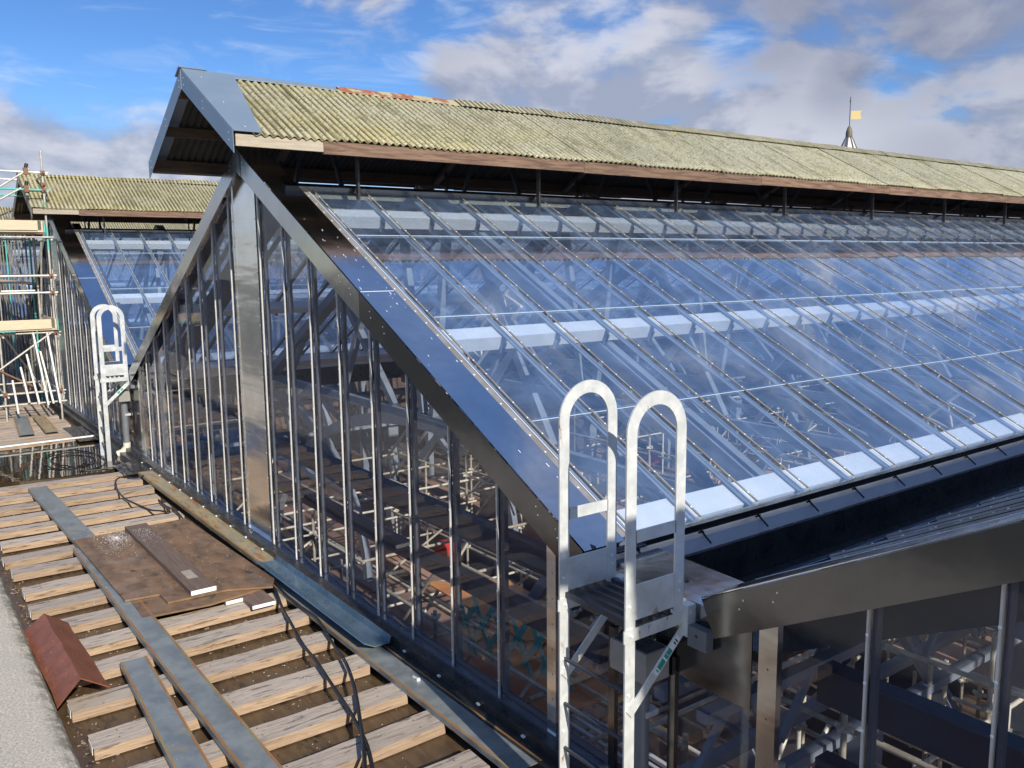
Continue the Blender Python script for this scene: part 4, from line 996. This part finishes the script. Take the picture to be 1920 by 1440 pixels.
me_cp = None
def cage(name, label, x0, x1, y0, y1, zt0, zt1, nxs, nys, seed, mat='inner_tube'):
    rnd = random.Random(seed); r = thing(name, label, 'scaffold', (0, 0, 0))
    ux = [x0 + (x1 - x0) * i / (nxs - 1) for i in range(nxs)]; uy = [y0 + (y1 - y0) * j / (nys - 1) for j in range(nys)]
    global me_cp
    if me_cp is None:
        c = MB(); n = 10
        c.tube([(0, 0, -.012), (0, 0, .012)], .058, 'inner_tube_pale', n); c.box(-.075, .075, -.012, .012, -.008, .03, 'inner_tube_pale'); c.box(-.012, .012, -.075, .075, -.008, .03, 'inner_tube_pale'); me_cp = c.mesh('cup_joint')
    std = {}
    for i, x in enumerate(ux):
        for j, y in enumerate(uy):
            xx, yy = x + rnd.uniform(-.12, .12), y + rnd.uniform(-.12, .12); zt = rnd.uniform(zt0, zt1); std[i, j] = (xx, yy, zt)
            o = tube(r, (xx, yy, -2.75), (xx, yy, zt), 'inner_tube_pale' if rnd.random() < .35 else mat, 'standard')
            z = -2.2 + rnd.uniform(0, .1)
            while z < zt: obj('cup_joint', me_cp, o, (xx, yy, z)); z += .75
    for zl in (-2.2, -1.45, -.7, .05):
        for j in range(nys):
            if rnd.random() < .55:
                yy = uy[j] + rnd.uniform(-.1, .1); tube(r, (x0 - .3, yy, zl + rnd.uniform(-.05, .05)), (x1 + .3, yy, zl + rnd.uniform(-.05, .05)), mat if rnd.random() < .6 else 'inner_tube_pale')
        for i in range(nxs):
            if rnd.random() < .5 and zl < 0:
                xx = ux[i]; tube(r, (xx, y0 - .3, zl - .06), (xx, y1 + .3, zl - .06), mat if rnd.random() < .6 else 'inner_tube_pale', 'transom')
    for _ in range(int(nxs * nys * .8)):
        i, j = rnd.randrange(nxs - 1), rnd.randrange(nys)
        x_, y_ = ux[i], uy[j]; z_ = rnd.uniform(-2.6, -1.2)
        if rnd.random() < .5: tube(r, (x_, y_ + .05, z_), (ux[i + 1], y_ + .05, z_ + rnd.uniform(.9, 1.6)), mat, 'brace')
        else: tube(r, (x_, y_, z_), (x_ + rnd.uniform(-.6, .6), y_ + rnd.uniform(.8, 1.6), z_ + rnd.uniform(.6, 1.4)), 'inner_tube_pale' if rnd.random() < .4 else mat, 'brace')
    return r
cage('interior_scaffold', 'cream scaffold with cup joints behind the glass at the bottom right', .5, 7.5, .9, 7.5, -1.6, .7, 10, 9, 21)
cage('interior_scaffold', 'scaffold seen low through the front gable, right of its steel column', -5.0, -.6, 1.3, 9.0, -2.0, -.3, 5, 7, 22)
cage('interior_scaffold', 'scaffold seen through the front gable left of its steel column', -12.5, -6.4, 1.3, 7.5, -1.8, .6, 5, 4, 23)
cage('interior_scaffold', 'distant scaffold seen through the glazed slope', -13, -.5, 12, 26, -2.2, -.2, 7, 6, 24)
# lattice beams
def lattice(label, a, c, h, mat, n, name='lattice_beam', r=.024):
    L = thing(name, label, 'lattice beam', (0, 0, 0)); a = Vector(a); c = Vector(c); up = Vector((0, 0, 1)); d = (c - a).normalized(); u = (up - d * up.dot(d)).normalized() * h
    tube(L, a, c, mat, 'chord', r); tube(L, a + u, c + u, mat, 'chord', r)
    b = MB()
    for k in range(n):
        p = a.lerp(c, k / n); q = a.lerp(c, (k + .5) / n) + u; s_ = a.lerp(c, (k + 1) / n); b.tube([p, q], r * .7, mat, 6); b.tube([q, s_], r * .7, mat, 6)
    obj('lacing', b, L); return L
lattice('aluminium ladder beam rising diagonally inside the front roof', (-8.6, 3.2, -.2), (-4.7, 3.2, 3.0), .36, 'inner_tube_pale', 12)
lattice('second aluminium beam rising diagonally further inside the front roof', (-3.9, 8.4, -1.2), (-1.0, 8.4, 1.4), .36, 'inner_tube_pale', 10)
lattice('long level lattice beam crossing inside the front roof', (-12, 6.2, -.55), (.2, 6.2, -.35), .45, 'inner_tube', 22)
lattice('level lattice beam low behind the nearest gable', (1.2, 2.6, -.35), (8.2, 2.6, -.25), .40, 'inner_tube', 14)
lattice('sloping short lattice beam behind the nearest gable', (2.1, 4.4, -1.6), (4.9, 3.4, -.4), .30, 'inner_tube_pale', 8)
# teal crossed lattice guard with orange sheet
G_ = thing('teal_lattice_guard', 'teal crossed lattice guard low inside the front gable', 'lattice guard', (0, 0, 0))
for k in range(6):
    x = -4.0 + k * .36; y = 1.55
    b = MB(); b.bar((x, y, -1.15 + .06 * k), (x + .5, y + .05, -.45 + .06 * k), .07, .012, 'teal_paint', (0, 1, 0)); obj('slat', b, G_)
    b = MB(); b.bar((x + .5, y + .02, -1.15 + .06 * k), (x, y + .07, -.45 + .06 * k), .07, .012, 'teal_paint', (0, 1, 0)); obj('slat', b, G_)
b = MB(); b.prism([(-5.0, 1.75), (-2.7, 1.7), (-2.3, 2.5), (-4.4, 2.7)], 'z', -.72, -.70, 'orange_sheet'); tag(obj('orange_sheet', b), 'orange sheet behind the teal lattice, upper one', 'sheet')
b = MB(); b.prism([(-4.3, 1.5), (-2.4, 1.5), (-2.3, 2.9), (-4.3, 3.2)], 'z', -1.55, -1.53, 'orange_sheet'); tag(obj('orange_sheet', b), 'large orange sheet low behind the right end of the front gable', 'sheet')
b = MB()
for k in range(14): b.box(-2.6 + 0 * k, .6, .55 + k * .13, .60 + k * .13, -1.62 - .02 * (k % 2), -1.60, 'gutter_grey')
o = obj('ribbed_tray', b); tag(o, 'grey ribbed metal sheet behind the corner beside the ladder', 'metal sheet')
# hoardings
for k, (x, y, w_, h_, z, lab) in enumerate(((-12.6, 7.8, 4.2, 3.4, -2.7, 'pinkish-grey hoarding behind the steel column of the front gable'), (-6.2, 16.5, 5.5, 1.8, -2.7, 'long grey hoarding far inside the front roof'), (-11.9, 22.0, 6.5, 2.6, -2.7, 'furthest grey hoarding under the glazed slope'), (-3.2, 4.2, 2.6, 1.1, -2.7, 'low grey hoarding behind the rings of the first truss'))):
    Hh = thing('hoarding', lab, 'hoarding', (x, y, z)); npn = int(w_ / 1.2)
    for q in range(npn):
        b = MB(); b.box(q * 1.22, q * 1.22 + 1.20, 0, .02, 0, h_, 'hoarding'); obj('hoarding_panel', b, Hh)
# small coloured things
for x, y, z, s, mt, nm, lab, cat in ((-8.4, 4.2, -1.9, .25, 'red_cloth', 'red_bag', 'small red bag on the deck left of the steel column', 'bag'), (-9.0, 10.2, -1.0, .14, 'red_cloth', 'red_bag', 'red bag hanging far inside right of the steel column', 'bag')):
    b = MB(); b.prism([(-s, 0), (s, 0), (s * .8, s * 1.2), (s * .3, s * 1.7), (-s * .5, s * 1.5), (-s * .9, s * .8)], 'y', -s * .5, s * .5, mt); o = obj(nm, b); o.location = (x, y, z); tag(o, lab, cat)
b = MB()
for k in range(60):
    p = Vector((3.2 + rnd.gauss(0, .45), 6.5 + rnd.gauss(0, .5), -2.5 + rnd.uniform(0, .3))); b.tube([p, p + Vector((rnd.uniform(-.4, .4), rnd.uniform(-.3, .3), rnd.uniform(-.1, .15))), p + Vector((rnd.uniform(-.6, .6), rnd.uniform(-.5, .5), 0))], .010, 'tube_teal', 4)
o = obj('netting_heap', b); tag(o, 'heap of teal netting behind the nearest gable', 'netting')

# ---------------------------------------------------------------- spire with weather vane beyond the ridge
dS = Vector((-38.2 , 62.9, 12.7)); 
sp = thing('spire', 'white ribbed spire with a golden weather vane beyond the roof ridge', 'spire', (dS.x, dS.y, 0))
b = MB(); n = 8; vs = []
for z, r_ in ((9.0, 2.6), (11.6, 1.15), (12.75, .62), (13.75, .20)): vs += [(r_ * math.cos(2 * math.pi * (k + .5) / n), r_ * math.sin(2 * math.pi * (k + .5) / n), z) for k in range(n)]
fs = [(r_ * n + k, r_ * n + (k + 1) % n, (r_ + 1) * n + (k + 1) % n, (r_ + 1) * n + k) for r_ in range(3) for k in range(n)]; b.add(vs, fs, 'lead_white'); obj('spire_roof', b, sp)
for k in range(n):
    a = 2 * math.pi * (k + .5) / n; b = MB(); b.bar((2.62 * math.cos(a), 2.62 * math.sin(a), 9.0), (1.17 * math.cos(a), 1.17 * math.sin(a), 11.6), .12, .12, 'lead'); b.bar((1.17 * math.cos(a), 1.17 * math.sin(a), 11.6), (.22 * math.cos(a), .22 * math.sin(a), 13.75), .07, .07, 'lead'); obj('hip_roll', b, sp)
b = MB(); rings = [(.24, 13.6), (.27, 13.8), (.26, 14.1), (.15, 14.45), (.05, 14.6)]; vs = [(r_ * math.cos(2 * math.pi * k / 12), r_ * math.sin(2 * math.pi * k / 12), z) for r_, z in rings for k in range(12)]
b.add(vs, [(i * 12 + k, i * 12 + (k + 1) % 12, (i + 1) * 12 + (k + 1) % 12, (i + 1) * 12 + k) for i in range(4) for k in range(12)], 'lead', True); obj('finial', b, sp)
b = MB(); b.tube([(0, 0, 14.55), (0, 0, 16.95)], .03, 'dark_steel', 6); b.tube([(0, 0, 16.5), (0, 0, 16.65)], .05, 'dark_steel', 6); obj('vane_pole', b, sp)
b = MB(); dv = Vector((.80, .60, 0))
q0 = Vector((0, 0, 0)); P4 = [(.08, 15.10), (.80, 15.07), (.90, 15.2), (.80, 15.6), (.95, 15.82), (.76, 15.78), (.08, 15.8)]
vs = [dv * p[0] + Vector((0, 0, p[1])) for p in P4]; pn = Vector((-.6, .8, 0)) * .02
nn = len(vs); b.add([v - pn for v in vs] + [v + pn for v in vs], [tuple(range(nn)), tuple(range(2 * nn - 1, nn - 1, -1))] + [(i, i + nn, (i + 1) % nn + nn, (i + 1) % nn) for i in range(nn)], 'vane_gold'); obj('vane_flag', b, sp)
b = MB(); b.prism([(1.9 * math.cos(2 * math.pi * (k + .5) / 8), 1.9 * math.sin(2 * math.pi * (k + .5) / 8)) for k in range(8)], 'z', -12, 9.0, 'brick_dark'); obj('turret', b, sp)
